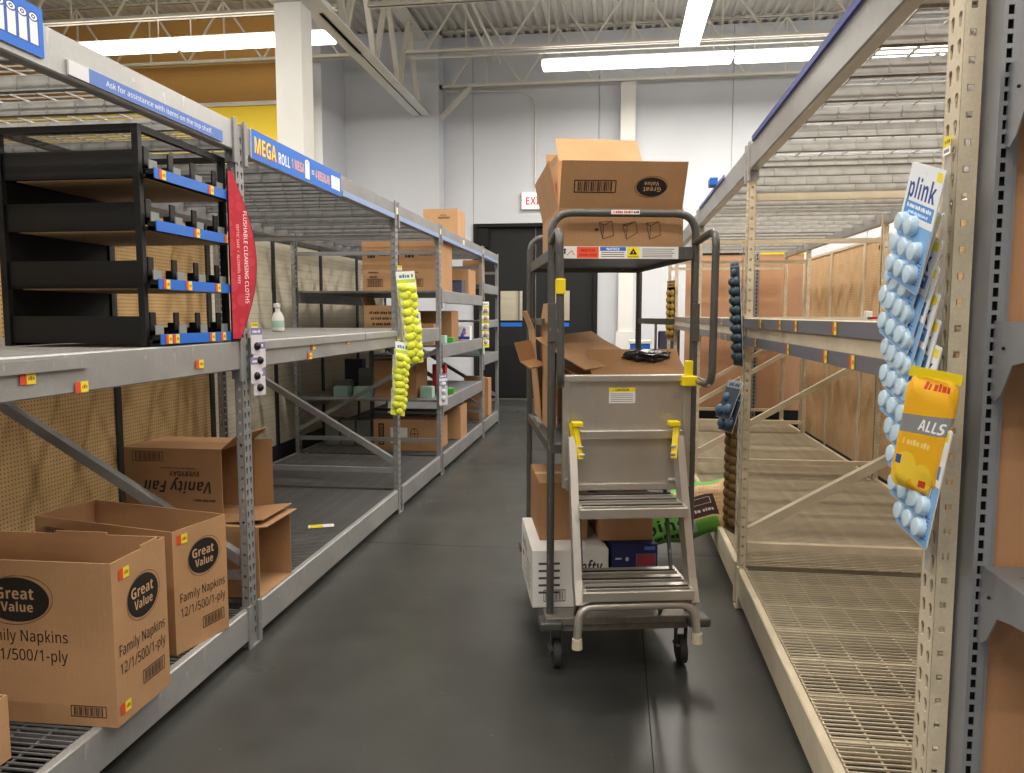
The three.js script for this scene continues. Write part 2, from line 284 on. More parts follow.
    g.fillStyle = '#d23d2a'; g.fillRect(120, 300, 26, 20); g.fillStyle = '#3b58a0'; g.fillRect(20, 240, 22, 26);
  }),
  hefty: canvas(420, 200, (g, w, h) => { g.fillStyle = '#e6e4e0'; g.fillRect(0, 0, w, h); text(g, 'Hefty', 300, 60, 64, '#2a2c3c', 'italic bold'); marks(g, 330, 120, 110, 24, '#2a2c3c'); for (let i = 0; i < 5; i++) { g.fillStyle = '#444'; g.fillRect(30, 40 + i * 26, 120, 8); } barcode(g, 60, 140, 120, 40); }),
  heftySide: canvas(300, 200, (g, w, h) => { g.fillStyle = '#eceae6'; g.fillRect(0, 0, w, h); text(g, 'Hefty', 90, 60, 50, '#2a2c3c', 'italic bold'); g.fillStyle = '#b44a3a'; g.fillRect(40, 100, 40, 24); g.fillStyle = '#777'; for (let i = 0; i < 4; i++) g.fillRect(150, 80 + i * 24, 110, 8); for (let i = 0; i < 3; i++) { g.strokeStyle = '#555'; g.strokeRect(30 + i * 40, 145, 30, 30); } }),
  navyBox: canvas(420, 160, (g, w, h) => { g.fillStyle = '#1c2359'; g.fillRect(0, 0, w, h); g.fillStyle = '#a03a44'; g.fillRect(230, 60, 170, 80); g.strokeStyle = '#8e93c8'; g.lineWidth = 4; g.strokeRect(226, 56, 178, 88); g.fillStyle = '#c9cff0'; g.beginPath(); g.arc(140, 90, 16, 0, 7); g.fill(); g.fillRect(30, 80, 60, 12); g.fillStyle = '#5f7ad2'; g.fillRect(300, 0, 100, 26); }),
  purple: canvas(160, 130, (g, w, h) => { g.fillStyle = '#f0eef4'; g.fillRect(0, 0, w, h); g.fillStyle = '#4462c4'; g.beginPath(); g.moveTo(20, 130); g.lineTo(80, 10); g.lineTo(110, 20); g.lineTo(70, 130); g.fill(); g.fillStyle = '#d874a8'; g.beginPath(); g.arc(90, 60, 22, 0, 7); g.fill(); g.fillStyle = '#2e3f9e'; g.fillRect(0, 100, 160, 30); }),
};

// ---------- the room ----------
{ // polished concrete slabs with open joints
  const f = struct('floor', 'dark grey polished concrete floor with thin joints');
  const xs = [-14.2, -6.6, -2.75, 0.142, 3.9, 8, 13.2], zs = [10, 4.5, -0.2, -4.92, -9.6, -13.78];
  for (let i = 0; i < xs.length - 1; i++) for (let j = 0; j < zs.length - 1; j++)
    obj('slab', span(xs[i] + 0.002, xs[i + 1] - 0.002, -0.1, 0, zs[j + 1] + 0.002, zs[j] - 0.002), M.floor, f);
  obj('sub_base', span(-14.2, 13.2, -0.2, -0.008, -13.78, 10), M.rubber, f);
}
const ROOF = 6.4;
{ // back wall in tall panels with joints; an opening for the black doors
  const w = struct('wall_back', 'pale blue-grey back wall of tall panels');
  const seams = [-3.1, -2.57, -0.35, 1.9, 4.15, 6.4, 8.65, 13.2];
  for (let i = 0; i < seams.length - 1; i++) obj('panel', span(seams[i] + 0.004, seams[i + 1] - 0.004, i === 1 ? 3.16 : 0, ROOF, -13.98, -13.8), M.wall, w);
  obj('backing', [span(-3.1, -2.58, 0, ROOF, -14.1, -13.985), span(-0.34, 13.2, 0, ROOF, -14.1, -13.985), span(-2.58, -0.34, 3.17, ROOF, -14.1, -13.985)], M.wall, w);
  structMesh('wall_pier', span(-4.78, -3.1, 0, ROOF, -14.1, -13.4), M.wall, 'projecting pale pier left of the doors');
  structMesh('wall_return', span(-4.95, -4.78, 0, ROOF, -14.1, -12.3), M.wall, 'short side wall beside the yellow wall');
  const y = struct('wall_yellow', 'bright yellow wall panel beyond the left racks');
  obj('lower_panel', span(-14.2, -4.95, 0, 4.92, -12.4, -12.2), M.yellowWall, y);
  obj('upper_panel', span(-14.2, -4.95, 4.92, ROOF, -12.6, -12.42), M.ochreWall, y);
  obj('ledge', span(-14.2, -4.95, 4.92, 4.98, -12.42, -12.14), M.joist, y);
  structMesh('wall_left', span(-14.4, -14.2, 0, ROOF, -14.1, 10), M.wall, 'far left wall of the store');
  structMesh('wall_right', span(13.2, 13.4, 0, ROOF, -14.1, 10), M.wall, 'far right wall of the store');
  structMesh('wall_front', span(-14.4, 13.4, 0, ROOF, 10, 10.2), M.wall, 'front wall of the store behind the viewer');
  structMesh('baseboard_back', [span(-0.33, 13.2, 0, 0.1, -13.8, -13.785), span(-3.1, -2.6, 0, 0.1, -13.8, -13.785)], M.slotSteel, 'grey baseboard along the back wall');
}
{ // stock room seen through the door windows
  const s = struct('wall_stockroom', 'cream stock room behind the black doors');
  obj('far_wall', span(-4.2, 1.2, 0, 3.4, -16.6, -16.5), M.cream, s);
  obj('side_wall', span(-4.2, -4.1, 0, 3.4, -16.5, -14.1), M.cream, s);
  obj('side_wall', span(1.1, 1.2, 0, 3.4, -16.5, -14.1), M.cream, s);
  obj('lid', span(-4.2, 1.2, 3.4, 3.5, -16.6, -14.1), M.cream, s);
  obj('slab', span(-4.2, 1.2, -0.1, 0, -16.6, -13.79), M.floor, s);
  for (let i = 0; i < 7; i++) obj('locker_edge', span(-3.2 + i * 0.55, -3.17 + i * 0.55, 0, 2.4, -16.5, -16.44), M.slotSteel, s);
}
{ // ribbed steel roof deck
  const pts = [], pitch = 0.16; let x = -14.2; const s = new THREE.Shape(); s.moveTo(x, ROOF + 0.2); s.lineTo(x, ROOF);
  while (x < 13.2) { s.lineTo(x + 0.05, ROOF); s.lineTo(x + 0.07, ROOF + 0.045); s.lineTo(x + 0.14, ROOF + 0.045); s.lineTo(x + 0.16, ROOF); x += pitch; }
  s.lineTo(x, ROOF + 0.2);
  structMesh('ceiling', new THREE.ExtrudeGeometry(s, { depth: 24.1, bevelEnabled: false }).translate(0, 0, -14.1), M.roof, 'ribbed steel roof deck');
}
function joist(z, x0, x1) {
  const o = struct('roof_joist', 'open web steel roof joist running across the aisle'), b = 5.45, t = ROOF - 0.03;
  for (const [y, s] of [[b, 0.03], [t, -0.03]]) obj(y === b ? 'bottom_chord' : 'top_chord', [span(x0, x1, y, y + 0.008, z - 0.06, z - 0.008), span(x0, x1, y, y + 0.008, z + 0.008, z + 0.06), span(x0, x1, y, y + 0.055, z - 0.016, z - 0.008), span(x0, x1, y, y + 0.055, z + 0.008, z + 0.016)], M.joist, o);
  let x = x0 + 0.3, up = false;
  while (x < x1 - 0.7) { obj('web_bar', bar([x, up ? t : b + 0.02, z], [x + 0.62, up ? b + 0.02 : t, z], 0.026), M.joist, o); if (!up) obj('web_post', bar([x + 0.62, b, z], [x + 0.62, t, z], 0.022), M.joist, o); x += 0.62; up = !up; }
}
for (const z of [-13.5, -11.7, -9.9, -8.1, -6.3, -4.5, -2.7]) { if (z > -9) joist(z, -7, 6); else { joist(z, z < -12.5 ? -3.05 : -9.5, -3.62); joist(z, -3.2, 9.5); } }
{ // truss girder over the left rack, along the aisle
  const o = struct('roof_girder', 'deep steel truss girder running along the store'), x = -3.4;
  obj('bottom_chord', [span(x - 0.15, x - 0.012, 4.97, 4.99, -13.4, 6), span(x + 0.012, x + 0.15, 4.97, 4.99, -13.4, 6), span(x - 0.03, x - 0.012, 4.97, 5.1, -13.4, 6), span(x + 0.012, x + 0.03, 4.97, 5.1, -13.4, 6)], M.whitePaint, o);
  obj('top_chord', [span(x - 0.12, x + 0.12, ROOF - 0.16, ROOF - 0.14, -13.4, 6)], M.joist, o);
  for (let i = 0; i < 11; i++) { const z = -13.2 + i * 1.2; obj('web_bar', bar([x, 5.05, z], [x, ROOF - 0.15, z + 0.6], 0.07), M.joist, o); obj('web_bar', bar([x, ROOF - 0.15, z + 0.6], [x, 5.05, z + 1.2], 0.07), M.joist, o); }
}
structMesh('trim_brace', [bar([-3.08, 4.95, -13.5], [-2.55, 5.45, -13.5], 0.07)], M.joist, 'diagonal brace under the rear joist');
structMesh('column', [span(-3.72, -3.42, 0, 4.97, -8.55, -8.25), span(-3.76, -3.2, 4.9, 4.97, -8.6, -8.2)], M.whitePaint, 'white steel column under the girder behind the left racks');
structMesh('column', [span(0.02, 0.27, 0, 5.45, -13.78, -13.52), span(-0.02, 0.31, 0, 1.25, -13.79, -13.48)], M.whitePaint, 'white steel column against the back wall');
structMesh('trim_conduit', [tube([[-1.46, 3.72, -13.77], [-1.46, 5.3, -13.77], [-1.7, 5.42, -13.7], [-3.0, 5.42, -13.6]], 0.012, 0.1), tube([[-3.1, 5.35, -11.6], [6, 5.35, -11.6]], 0.015), tube([[-3.1, 5.75, -10.6], [6, 5.75, -10.6]], 0.012), tube([[-2.2, 5.9, -13.6], [-2.2, 5.9, -8]], 0.02), tube([[-2.05, 5.85, -13.6], [-2.05, 5.85, -8]], 0.02)], M.joist, 'thin conduits under the roof');
// black double doors
function doorLeaf(n, x0, x1, wx0, wx1, label) {
  const d = struct(`door_${n}`, label), z0 = -13.92, z1 = -13.86;
  obj('leaf', [span(x0, wx0, 0.02, 3.1, z0, z1), span(wx1, x1, 0.02, 3.1, z0, z1), span(wx0, wx1, 0.02, 1.44, z0, z1), span(wx0, wx1, 1.97, 3.1, z0, z1)], M.doorBlack, d);
  obj('window_pane', span(wx0, wx1, 1.44, 1.97, -13.895, -13.89), M.glass, d);
  obj('window_frame', [span(wx0 - 0.02, wx1 + 0.02, 1.42, 1.44, z1, z1 + 0.01), span(wx0 - 0.02, wx1 + 0.02, 1.97, 1.99, z1, z1 + 0.01), span(wx0 - 0.02, wx0, 1.44, 1.97, z1, z1 + 0.01), span(wx1, wx1 + 0.02, 1.44, 1.97, z1, z1 + 0.01)], M.blackMatte, d);
  obj('notice_strip', span(wx0 + 0.01, wx1 - 0.01, 1.33, 1.4, z1, z1 + 0.004), M.blue, d);
  obj('bumper_panel', span(x0 + 0.04, x1 - 0.04, 0.06, 0.98, z1, z1 + 0.012), M.black, d);
}
doorLeaf(1, -2.5, -1.46, -2.1, -1.69, 'left black swing door with small window');
doorLeaf(2, -1.45, -0.42, -1.24, -0.84, 'right black swing door half hidden by the cart');
structMesh('trim_door', [span(-2.57, -2.5, 0, 3.16, -13.95, -13.76), span(-0.42, -0.35, 0, 3.16, -13.95, -13.76), span(-2.5, -0.42, 3.1, 3.16, -13.95, -13.76), span(-2.5, -2.3, 2.75, 3.08, -13.86, -13.78)], M.blackMatte, 'black frame around the swing doors');
{
  const e = thing('exit_sign', 'lit EXIT sign with red letters above the black doors', 'exit sign', [-1.46, 3.39, -13.78]);
  obj('housing', rbox(0.48, 0.31, 0.06, 0.01, 0, 0.155, 0.02), M.white, e);
  const m = P.exit.clone(); m.emissiveMap = m.map; m.emissive = new THREE.Color(0xffffff); m.emissiveIntensity = 0.5;
  decal('lettering', m, 0.45, 0.27, e, [0, 0.155, 0.052]);
}

// ---------- strip lights ----------
function stripLight(x, y, z, len, along, label) {
  const o = thing('strip_light', label, 'ceiling light', [x, y, z], along === 'z' ? Math.PI / 2 : 0, 'strip lights under the roof');
  obj('housing', [rbox(len, 0.045, 0.11, 0.008, 0, 0.124, 0)], M.white, o);
  obj('diffuser', [rbox(len - 0.03, 0.1, 0.26, 0.03, 0, 0.05, 0)], M.lamp, o);
  for (const s of [-0.4, 0.4]) obj('hanger', tube([[len * s, 0.14, 0], [len * s, 5.46 - y, 0]], 0.008, 0.01, 6), M.joist, o);
  const l = new THREE.RectAreaLight(LAMP_COLOR, LAMP, len - 0.05, 0.25); l.position.set(0, -0.006, 0); l.rotation.x = -Math.PI / 2; l.castShadow = true; o.add(l);
  return o;
}
const seg = 2.75;
stripLight(-1.15 + seg / 2, 5.14, -11.7, seg, 'x', 'long strip light above the cart, left one of the far right row');
stripLight(-1.15 + seg * 1.5 + 0.02, 5.14, -11.7, seg, 'x', 'long strip light of the far row, partly behind the right top beam');
stripLight(-1.15 + seg * 2.5 + 0.04, 5.14, -11.7, seg, 'x', 'far strip light seen through the right wire deck');
stripLight(0.9, 5.06, -9.3, 2.9, 'z', 'strip light running along the aisle at the top edge of the picture');
stripLight(-4.75, 5.05, -9.9, 2.2, 'x', 'left row strip light next to the girder');
stripLight(-6.97, 5.05, -9.9, 2.2, 'x', 'left row strip light directly above the blue Ask for assistance beam');
for (const [x, z] of [[-7.5, -6], [-7.5, -2], [-4.6, -6], [-0.5, -6.1], [2.6, -6.1], [-4.6, -2.6], [-0.5, -2.7], [2.6, -2.7], [5.8, -6], [5.8, -2], [-3.5, 1], [-0.5, 1], [2.6, 1], [-0.5, 5], [4.5, 5], [-4.5, 5], [6.5, -10]])
  stripLight(x, 5.1, z, 2.4, 'x', 'strip light of the rows overhead, above the view');
{ const l = new THREE.RectAreaLight(LAMP_COLOR, 40, 2, 0.2); l.position.set(-1.6, 3.35, -15.2); l.rotation.x = -Math.PI / 2; l.castShadow = true;
  const o = thing('strip_light', 'strip light inside the stock room behind the doors', 'ceiling light', [0, 0, 0]); obj('diffuser', rbox(2.02, 0.04, 0.22, 0.01, -1.6, 3.378, -15.2), M.lamp, o); o.add(l); }

// ---------- racks ----------
const dropShape = (x, y, s) => { const h = new THREE.Path(); const r = 0.0085; for (let i = 0; i <= 8; i++) { const a = -0.5 + i / 8 * (Math.PI + 1); h[i ? 'lineTo' : 'moveTo'](x + Math.cos(a) * r * s, y + Math.sin(a) * r); } h.lineTo(x - 0.004 * s, y - 0.021); h.lineTo(x + 0.004 * s, y - 0.021); h.closePath(); return h; };
const sqShape = (x, y, a, b) => { const h = new THREE.Path(); h.moveTo(x - a, y - b); h.lineTo(x + a, y - b); h.lineTo(x + a, y + b); h.lineTo(x - a, y + b); h.closePath(); return h; };
const PW = 0.075, PD = 0.036;
function postGeo(h) {
  const plate = (w, holes) => { const s = new THREE.Shape(); s.moveTo(-w / 2, 0); s.lineTo(w / 2, 0); s.lineTo(w / 2, h); s.lineTo(-w / 2, h); s.closePath(); s.holes = holes; return new THREE.ExtrudeGeometry(s, { depth: 0.003, bevelEnabled: false }); };
  const fh = [], sh = [];
  for (let y = 0.07; y < h - 0.03; y += 0.0508) { fh.push(dropShape(-0.017, y, 1), dropShape(0.017, y, 1)); sh.push(sqShape(0.002, y + 0.012, 0.006, 0.0065)); }
  const front = plate(PW, fh).rotateY(Math.PI / 2).translate(-0.003, 0, 0);
  const s1 = plate(PD, sh).translate(-PD / 2, 0, PW / 2 - 0.003), s2 = plate(PD, sh).translate(-PD / 2, 0, -PW / 2);
  return ready([front, s1, s2, span(-PD, -PD + 0.003, 0, h, PW / 2 - 0.016, PW / 2), span(-PD, -PD + 0.003, 0, h, -PW / 2, -PW / 2 + 0.016), span(-PD - 0.02, 0.012, 0, 0.005, -PW / 2, PW / 2)]);
}
const POST = postGeo(2.36);
function beamGeo(len, h, t = 0.05) {
  const s = new THREE.Shape(), c = 0.005; s.moveTo(c, 0); s.lineTo(t - c, 0); s.lineTo(t, c); s.lineTo(t, h - c); s.lineTo(t - c, h); s.lineTo(t * 0.4, h); s.lineTo(t * 0.4, h - 0.03); s.lineTo(0, h - 0.03); s.lineTo(0, c); s.closePath();
  return ready(new THREE.ExtrudeGeometry(s, { depth: len, bevelEnabled: false }).translate(-t, 0, -len / 2));
}
const cache = {};
const once = (k, f) => cache[k] || (cache[k] = f());
function deckGeo(w, d, pitch, cross) { // w along x, d along z, top at y=0
  return once(`deck${w.toFixed(3)},${d.toFixed(3)},${pitch},${cross}`, () => {
    const g = []; const n = Math.round(d / pitch), t = 0.0055;
    for (let i = 0; i <= n; i++) g.push(box(w, t, t, 0, -t / 2, -d / 2 + 0.004 + i * (d - 0.008) / n));
    const m = Math.round(w / cross); for (let i = 0; i <= m; i++) g.push(box(0.006, 0.006, d, -w / 2 + 0.004 + i * (w - 0.008) / m, -0.0085, 0));
    return ready(g);
  });
}
function channelGeo(w) { return once('ch' + w.toFixed(3), () => ready([box(w, 0.004, 0.032, 0, -0.002, 0), box(w, 0.048, 0.003, 0, -0.026, 0.0145), box(w, 0.048, 0.003, 0, -0.026, -0.0145), ...[...Array(Math.floor(w / 0.12))].map((_, i) => box(0.005, 0.042, 0.005, -w / 2 + 0.06 + i * 0.12, -0.023, 0.0185))])); }
const DEPTH = 1.46;
// side: -1 left of the aisle, 1 right. Front face at x = side * fx
function rack(o) {
  const { side, fx, z0, z1, frames, levels, label, steel, brk = steel } = o, X = d => side * (fx + d);   // d: distance behind the front face
  const t = thing('shelving_rack', label, 'shelving rack', [0, 0, 0]);
  const len = Math.abs(z1 - z0) - PW, zc = (z0 + z1) / 2;
  for (const z of frames) {
    for (const [d, ry] of [[0, side < 0 ? 0 : Math.PI], [DEPTH, side < 0 ? Math.PI : 0]]) { const p = obj('post', POST, steel, t); p.position.set(X(d), 0, z); p.rotation.y = ry; }
    const b0 = o.inset && z === z0 ? 0.095 : 0.04, br = (a, b, w = 0.036) => obj('brace', bar([X(a[0]), a[1], z], [X(b[0]), b[1], z], w), steel, t);
    br([b0, 0.33], [DEPTH - 0.04, 0.33]); br([b0, 2.12], [DEPTH - 0.04, 2.12]);
    if (o.diag === 'down') { br([0.04, 1.2], [DEPTH - 0.04, 0.42], 0.036); }
    else br([b0, 0.4 + (b0 - 0.04) * 0.59], [DEPTH - 0.04, 1.22], 0.045);
  }
  for (const L of levels) {
    const h = L.h || 0.12, m = L.mat || steel, g = once(`beam${len.toFixed(2)},${h}`, () => beamGeo(len, h));
    for (const [d, ry, nm] of [[-0.004, side < 0 ? 0 : Math.PI, 'front_beam'], [DEPTH + 0.004, side < 0 ? Math.PI : 0, 'rear_beam']]) {
      const b = obj(nm, g, m, t); b.position.set(X(d), L.top - h, zc); b.rotation.y = ry;
      if (d < 0) for (const e of [z0, z1]) obj('beam_bracket', [rbox(0.012, h + 0.07, 0.03, 0.003, X(-0.006), L.top - h / 2 - 0.02, e + Math.sign(zc - e) * 0.048), box(0.05, h + 0.05, 0.004, X(0.02), L.top - h / 2 - 0.02, e + Math.sign(zc - e) * 0.0405)], L.brk || brk, t);
    }
    if (L.deck === 'wire') {
      const n = L.panels || 2, pd = len / n, w = DEPTH - 0.07;
      for (let i = 0; i < n; i++) { const p = obj('wire_deck', deckGeo(w, pd - 0.012, L.pitch || 0.027, 0.12), L.deckMat || M.wireGrey, t); p.position.set(X(DEPTH / 2), L.top - 0.004, z0 + Math.sign(z1 - z0) * (PW / 2 + pd * (i + 0.5))); p.userData.kind = 'stuff'; }
      const k = Math.max(3, Math.round(len / 0.295));
      for (let i = 0; i < k; i++) { const c = obj('deck_channel', channelGeo(w), L.deckMat || M.wireGrey, t); c.position.set(X(DEPTH / 2), L.top - 0.018, z0 + Math.sign(z1 - z0) * (PW / 2 + (i + 0.5) * len / k)); }
    } else if (L.deck === 'solid') obj('shelf_board', rbox(DEPTH - 0.08, 0.02, len - 0.01, 0.004, X(DEPTH / 2), L.top - 0.014, zc), L.deckMat || M.wireGrey, t);
    for (const [z, y] of L.tags || []) { const q = decal('price_tag', P.tag, 0.06, 0.034, t, [X(-0.0085), y, z], -side * Math.PI / 2); q.rotation.y = side < 0 ? Math.PI / 2 : -Math.PI / 2; }
  }
  return t;
}
const LF = 1.66;
const LA = rack({ side: -1, fx: LF, z0: -0.84, z1: -3.28, frames: [-0.84, -3.28], steel: M.greySteel, label: 'nearest grey rack on the left, holding the black display and napkin boxes', levels: [
  { top: 0.185, h: 0.145, deck: 'wire', mat: M.greyLight }, { top: 1.415, h: 0.125, deckMat: M.galv, deck: 'wire', mat: M.greyLight, pitch: 0.02, tags: [[-1.97, 1.352], [-2.19, 1.308], [-2.88, 1.336]] }, { top: 2.37, h: 0.125, pitch: 0.05, deckMat: M.galv, deck: 'wire', mat: M.greyLight }] });
const LB = rack({ side: -1, fx: LF, z0: -3.28, z1: -5.73, frames: [-5.73], steel: M.greySteel, label: 'empty grey rack on the left under the blue mega roll sign', levels: [
  { top: 0.185, h: 0.145, deck: 'wire', mat: M.greyLight }, { top: 1.415, h: 0.125, deckMat: M.galv, deck: 'wire', mat: M.greyLight, pitch: 0.02, tags: [[-4.05, 1.36], [-4.0, 1.31], [-4.6, 1.37]] }, { top: 2.37, h: 0.125, pitch: 0.05, deck: 'wire', mat: M.greySteel }] });
const LC = rack({ side: -1, fx: LF, z0: -5.73, z1: -7.18, frames: [-7.18], diag: 'down', steel: M.greySteel, label: 'short grey rack on the left between the lime packs and the stocked shelves', levels: [
  { top: 0.185, h: 0.145, deck: 'wire', panels: 1 }, { top: 1.415, h: 0.125, deckMat: M.galv, deck: 'wire', panels: 1, pitch: 0.02 }, { top: 2.37, h: 0.125, pitch: 0.05, deck: 'wire', panels: 1 }] });
const LD = rack({ side: -1, fx: LF, z0: -7.18, z1: -9.5, frames: [-9.5], steel: M.greySteel, label: 'grey rack on the left stocked with cartons on four levels', levels: [
  { top: 0.185, h: 0.145, deck: 'wire' }, { top: 0.72, h: 0.13, deck: 'solid' }, { top: 1.25, h: 0.13, deck: 'solid' }, { top: 1.77, h: 0.12, deck: 'solid' }, { top: 2.37, h: 0.125, pitch: 0.05, deck: 'wire' }] });
const LE = rack({ side: -1, fx: LF, z0: -9.5, z1: -10.77, frames: [-10.77], steel: M.greySteel, label: 'last short grey rack on the left near the black doors', levels: [
  { top: 0.185, h: 0.145, deck: 'wire', panels: 1 }, { top: 1.03, h: 0.13, deck: 'solid' }, { top: 1.47, h: 0.1, deck: 'solid' }, { top: 1.93, h: 0.12, deck: 'solid' }, { top: 2.37, h: 0.125, pitch: 0.05, deck: 'wire', panels: 1 }] });
const RF = 0.645;
const rl = (top) => [{ top: 0.215, h: 0.15, deck: 'wire', deckMat: M.galvBeige }, { top: 1.515, h: 0.125, deck: 'wire', deckMat: M.galvBeige, pitch: 0.02 }, { top: 2.37, h: 0.125, pitch: 0.05, deck: 'wire', mat: M.greyLight, brk: M.greyLight, deckMat: M.galv }];
const RA = rack({ side: 1, fx: RF, z0: -1.652, z1: -4.07, frames: [-1.652, -4.07], inset: true, steel: M.beige, label: 'nearest empty beige rack on the right behind the blue blister packs', levels: rl() });
const RB = rack({ side: 1, fx: RF, z0: -4.07, z1: -6.5, frames: [-6.5], steel: M.beige, label: 'second beige rack on the right beside the step ladder cart', levels: rl() });
const RC = rack({ side: 1, fx: RF, z0: -6.5, z1: -8.95, frames: [-8.95], steel: M.beige, label: 'third beige rack on the right beyond the cart', levels: rl() });
const RD = rack({ side: 1, fx: RF, z0: -8.95, z1: -10.1, frames: [-10.1], steel: M.beige, label: 'last short beige rack on the right before the brown end panel', levels: rl() });
// ticket rails with price tags on the right mid beams
for (const [r, z0, z1] of [[RA, -1.72, -3.98], [RB, -4.16, -6.42], [RC, -6.6, -8.86]]) {
  for (const [y, dx] of [[1.492, -0.012], [1.405, -0.012]]) {
    obj('ticket_rail', bar([RF + dx, y, z0], [RF + dx, y, z1], 0.008, 0.042), M.railGrey, r);
    for (let i = 0; i < 4; i++) decal('price_tag', P.tag, 0.045, 0.038, r, [RF + dx - 0.006, y, z0 + (z1 - z0) * (y > 1.45 ? [0.28, 0.5, 0.62, 0.8][i] : [0.2, 0.32, 0.55, 0.85][i])], -Math.PI / 2);
  }
}
// ticket rails on the left middle beams
for (const [r, z0, z1, y] of [[LA, -0.95, -2.22, 1.385], [LB, -3.36, -4.9, 1.39], [LB, -4.92, -5.65, 1.392]]) obj('ticket_rail', bar([-LF + 0.014, y, z0], [-LF + 0.014, y, z1], 0.008, 0.036), M.greyLight, r);
// label strips on the top beams
function strip(r, m, z0, z1, y0, y1, name = 'sign_strip') { const w = Math.abs(z1 - z0); const o = obj(name, span(-LF + 0.005, -LF + 0.011, y0, y1, Math.min(z0, z1), Math.max(z0, z1)), M.white, r); const d = decal('print', m, w, y1 - y0, o, [-LF + 0.0122, (y0 + y1) / 2, (z0 + z1) / 2], Math.PI / 2); return d; }
strip(LA, P.rolls, -0.9, -2.1, 2.268, 2.405, 'sign_board');
strip(LA, P.ask, -2.2, -3.12, 2.255, 2.3);
strip(LB, P.mega, -3.38, -4.52, 2.24, 2.372, 'sign_board');
for (const [r, z0, z1] of [[LB, -4.56, -5.66], [LC, -5.8, -7.1], [LD, -7.25, -9.42], [LE, -9.56, -10.7]]) obj('sign_strip', span(-LF + 0.005, -LF + 0.01, 2.25, 2.285, z1, z0), M.paleBlue, r);
for (const [r, z] of [[LB, -5.72], [LC, -7.17], [LD, -8.3], [LD, -9.49]]) obj('shelf_ticket', span(-LF + 0.003, -LF + 0.008, 2.29, 2.34, z - 0.04, z + 0.04), std({ color: 0xece6c0, roughness: 0.6 }), r);
// blue strip and clips along the right top beam
obj('sign_strip', span(RF - 0.016, RF - 0.006, 2.36, 2.385, -3.9, -1.7), std({ color: 0x3f4f9a, roughness: 0.5 }), RA);
obj('sign_strip', span(RF - 0.016, RF - 0.006, 2.36, 2.38, -6.3, -4.9), std({ color: 0x7f8bc0, roughness: 0.5 }), RB);
obj('sign_clip', [rbox(0.05, 0.05, 0.12, 0.005, RF - 0.03, 2.4, -5.3)], M.blue, RB);

// ---------- back panels behind the racks ----------
function gondola(name, label, x, zs, mats, postMat, y0, y1, side) {
  const t = thing(name, label, 'back panel', [0, 0, 0]);
  for (let i = 0; i < zs.length - 1; i++) obj('panel', span(x - 0.01, x + 0.01, y0, y1, zs[i + 1] + 0.02, zs[i] - 0.02), mats(i), t);
  for (const z of zs) {
    obj('upright', [span(x + side * 0.012 - 0.014, x + side * 0.012 + 0.014, 0, y1 + 0.02, z - 0.028, z + 0.028)], postMat, t);
  }
  obj('top_cap', span(x - 0.02, x + 0.02, y1, y1 + 0.025, zs[zs.length - 1], zs[0]), postMat, t);
  obj('kick_plate', span(x - 0.02, x + 0.02, 0, y0, zs[zs.length - 1], zs[0]), M.darkSteel, t);
  return t;
}
gondola('pegboard_wall', 'tan and cream pegboard panels behind the left racks', -3.34, [-1.09, -2.31, -3.53, -4.75, -5.97, -7.19, -8.41, -9.63, -10.85], i => i < 4 ? M.peg : M.cream, M.darkSteel, 0.25, 2.25, 1).add(Object.assign(new THREE.Mesh(merged(span(-3.42, -3.36, 2.1, 2.36, -10.85, -1.09)), M.darkSteel), { name: 'top_rail', castShadow: true, receiveShadow: true }));
{ const g = gondola('pegboard_wall', 'tan pegboard panels with beige uprights behind the right racks', 2.35, [-3.0, -4.2, -5.4, -6.6, -7.8, -8.95, -10.2], () => M.pegR, M.beige, 0.1, 2.21, -1);
  for (const [z, y] of [[-7.0, 2.14], [-7.4, 2.14], [-7.2, 1.62]]) for (let i = 0; i < 5; i++) obj('peg_slot', span(2.335, 2.3395, y - 0.02, y + 0.02, z - 0.02 + i * 0.045, z - 0.005 + i * 0.045), M.blackMatte, g); }
{
  const t = thing('divider_wall', 'peach brown end panel facing the viewer beyond the right racks', 'back panel', [0, 0, 0]);
  obj('panel', span(0.9, 1.78, 0.28, 2.32, -10.56, -10.53), M.peach, t); obj('panel', span(1.84, 2.4, 0.28, 2.32, -10.56, -10.53), M.peach, t);
  obj('upright', span(1.785, 1.835, 0, 2.36, -10.56, -10.51), M.slotSteel, t);
  for (let i = 0; i < 44; i++) obj('slot', span(1.802, 1.818, 0.2 + i * 0.05, 0.23 + i * 0.05, -10.509, -10.506), M.blackMatte, t);
  obj('kick_plate', span(0.9, 2.4, 0, 0.28, -10.56, -10.52), M.blackMatte, t);
  obj('header', span(0.9, 1.72, 2.32, 2.42, -10.56, -10.52), M.blackMatte, t);
  obj('header', span(1.85, 2.15, 2.32, 2.42, -10.56, -10.52), M.yellowPlastic, t); obj('header', span(2.2, 2.4, 2.32, 2.42, -10.56, -10.52), M.yellowPlastic, t); obj('header', span(1.73, 1.84, 2.33, 2.44, -10.55, -10.52), M.white, t);
}
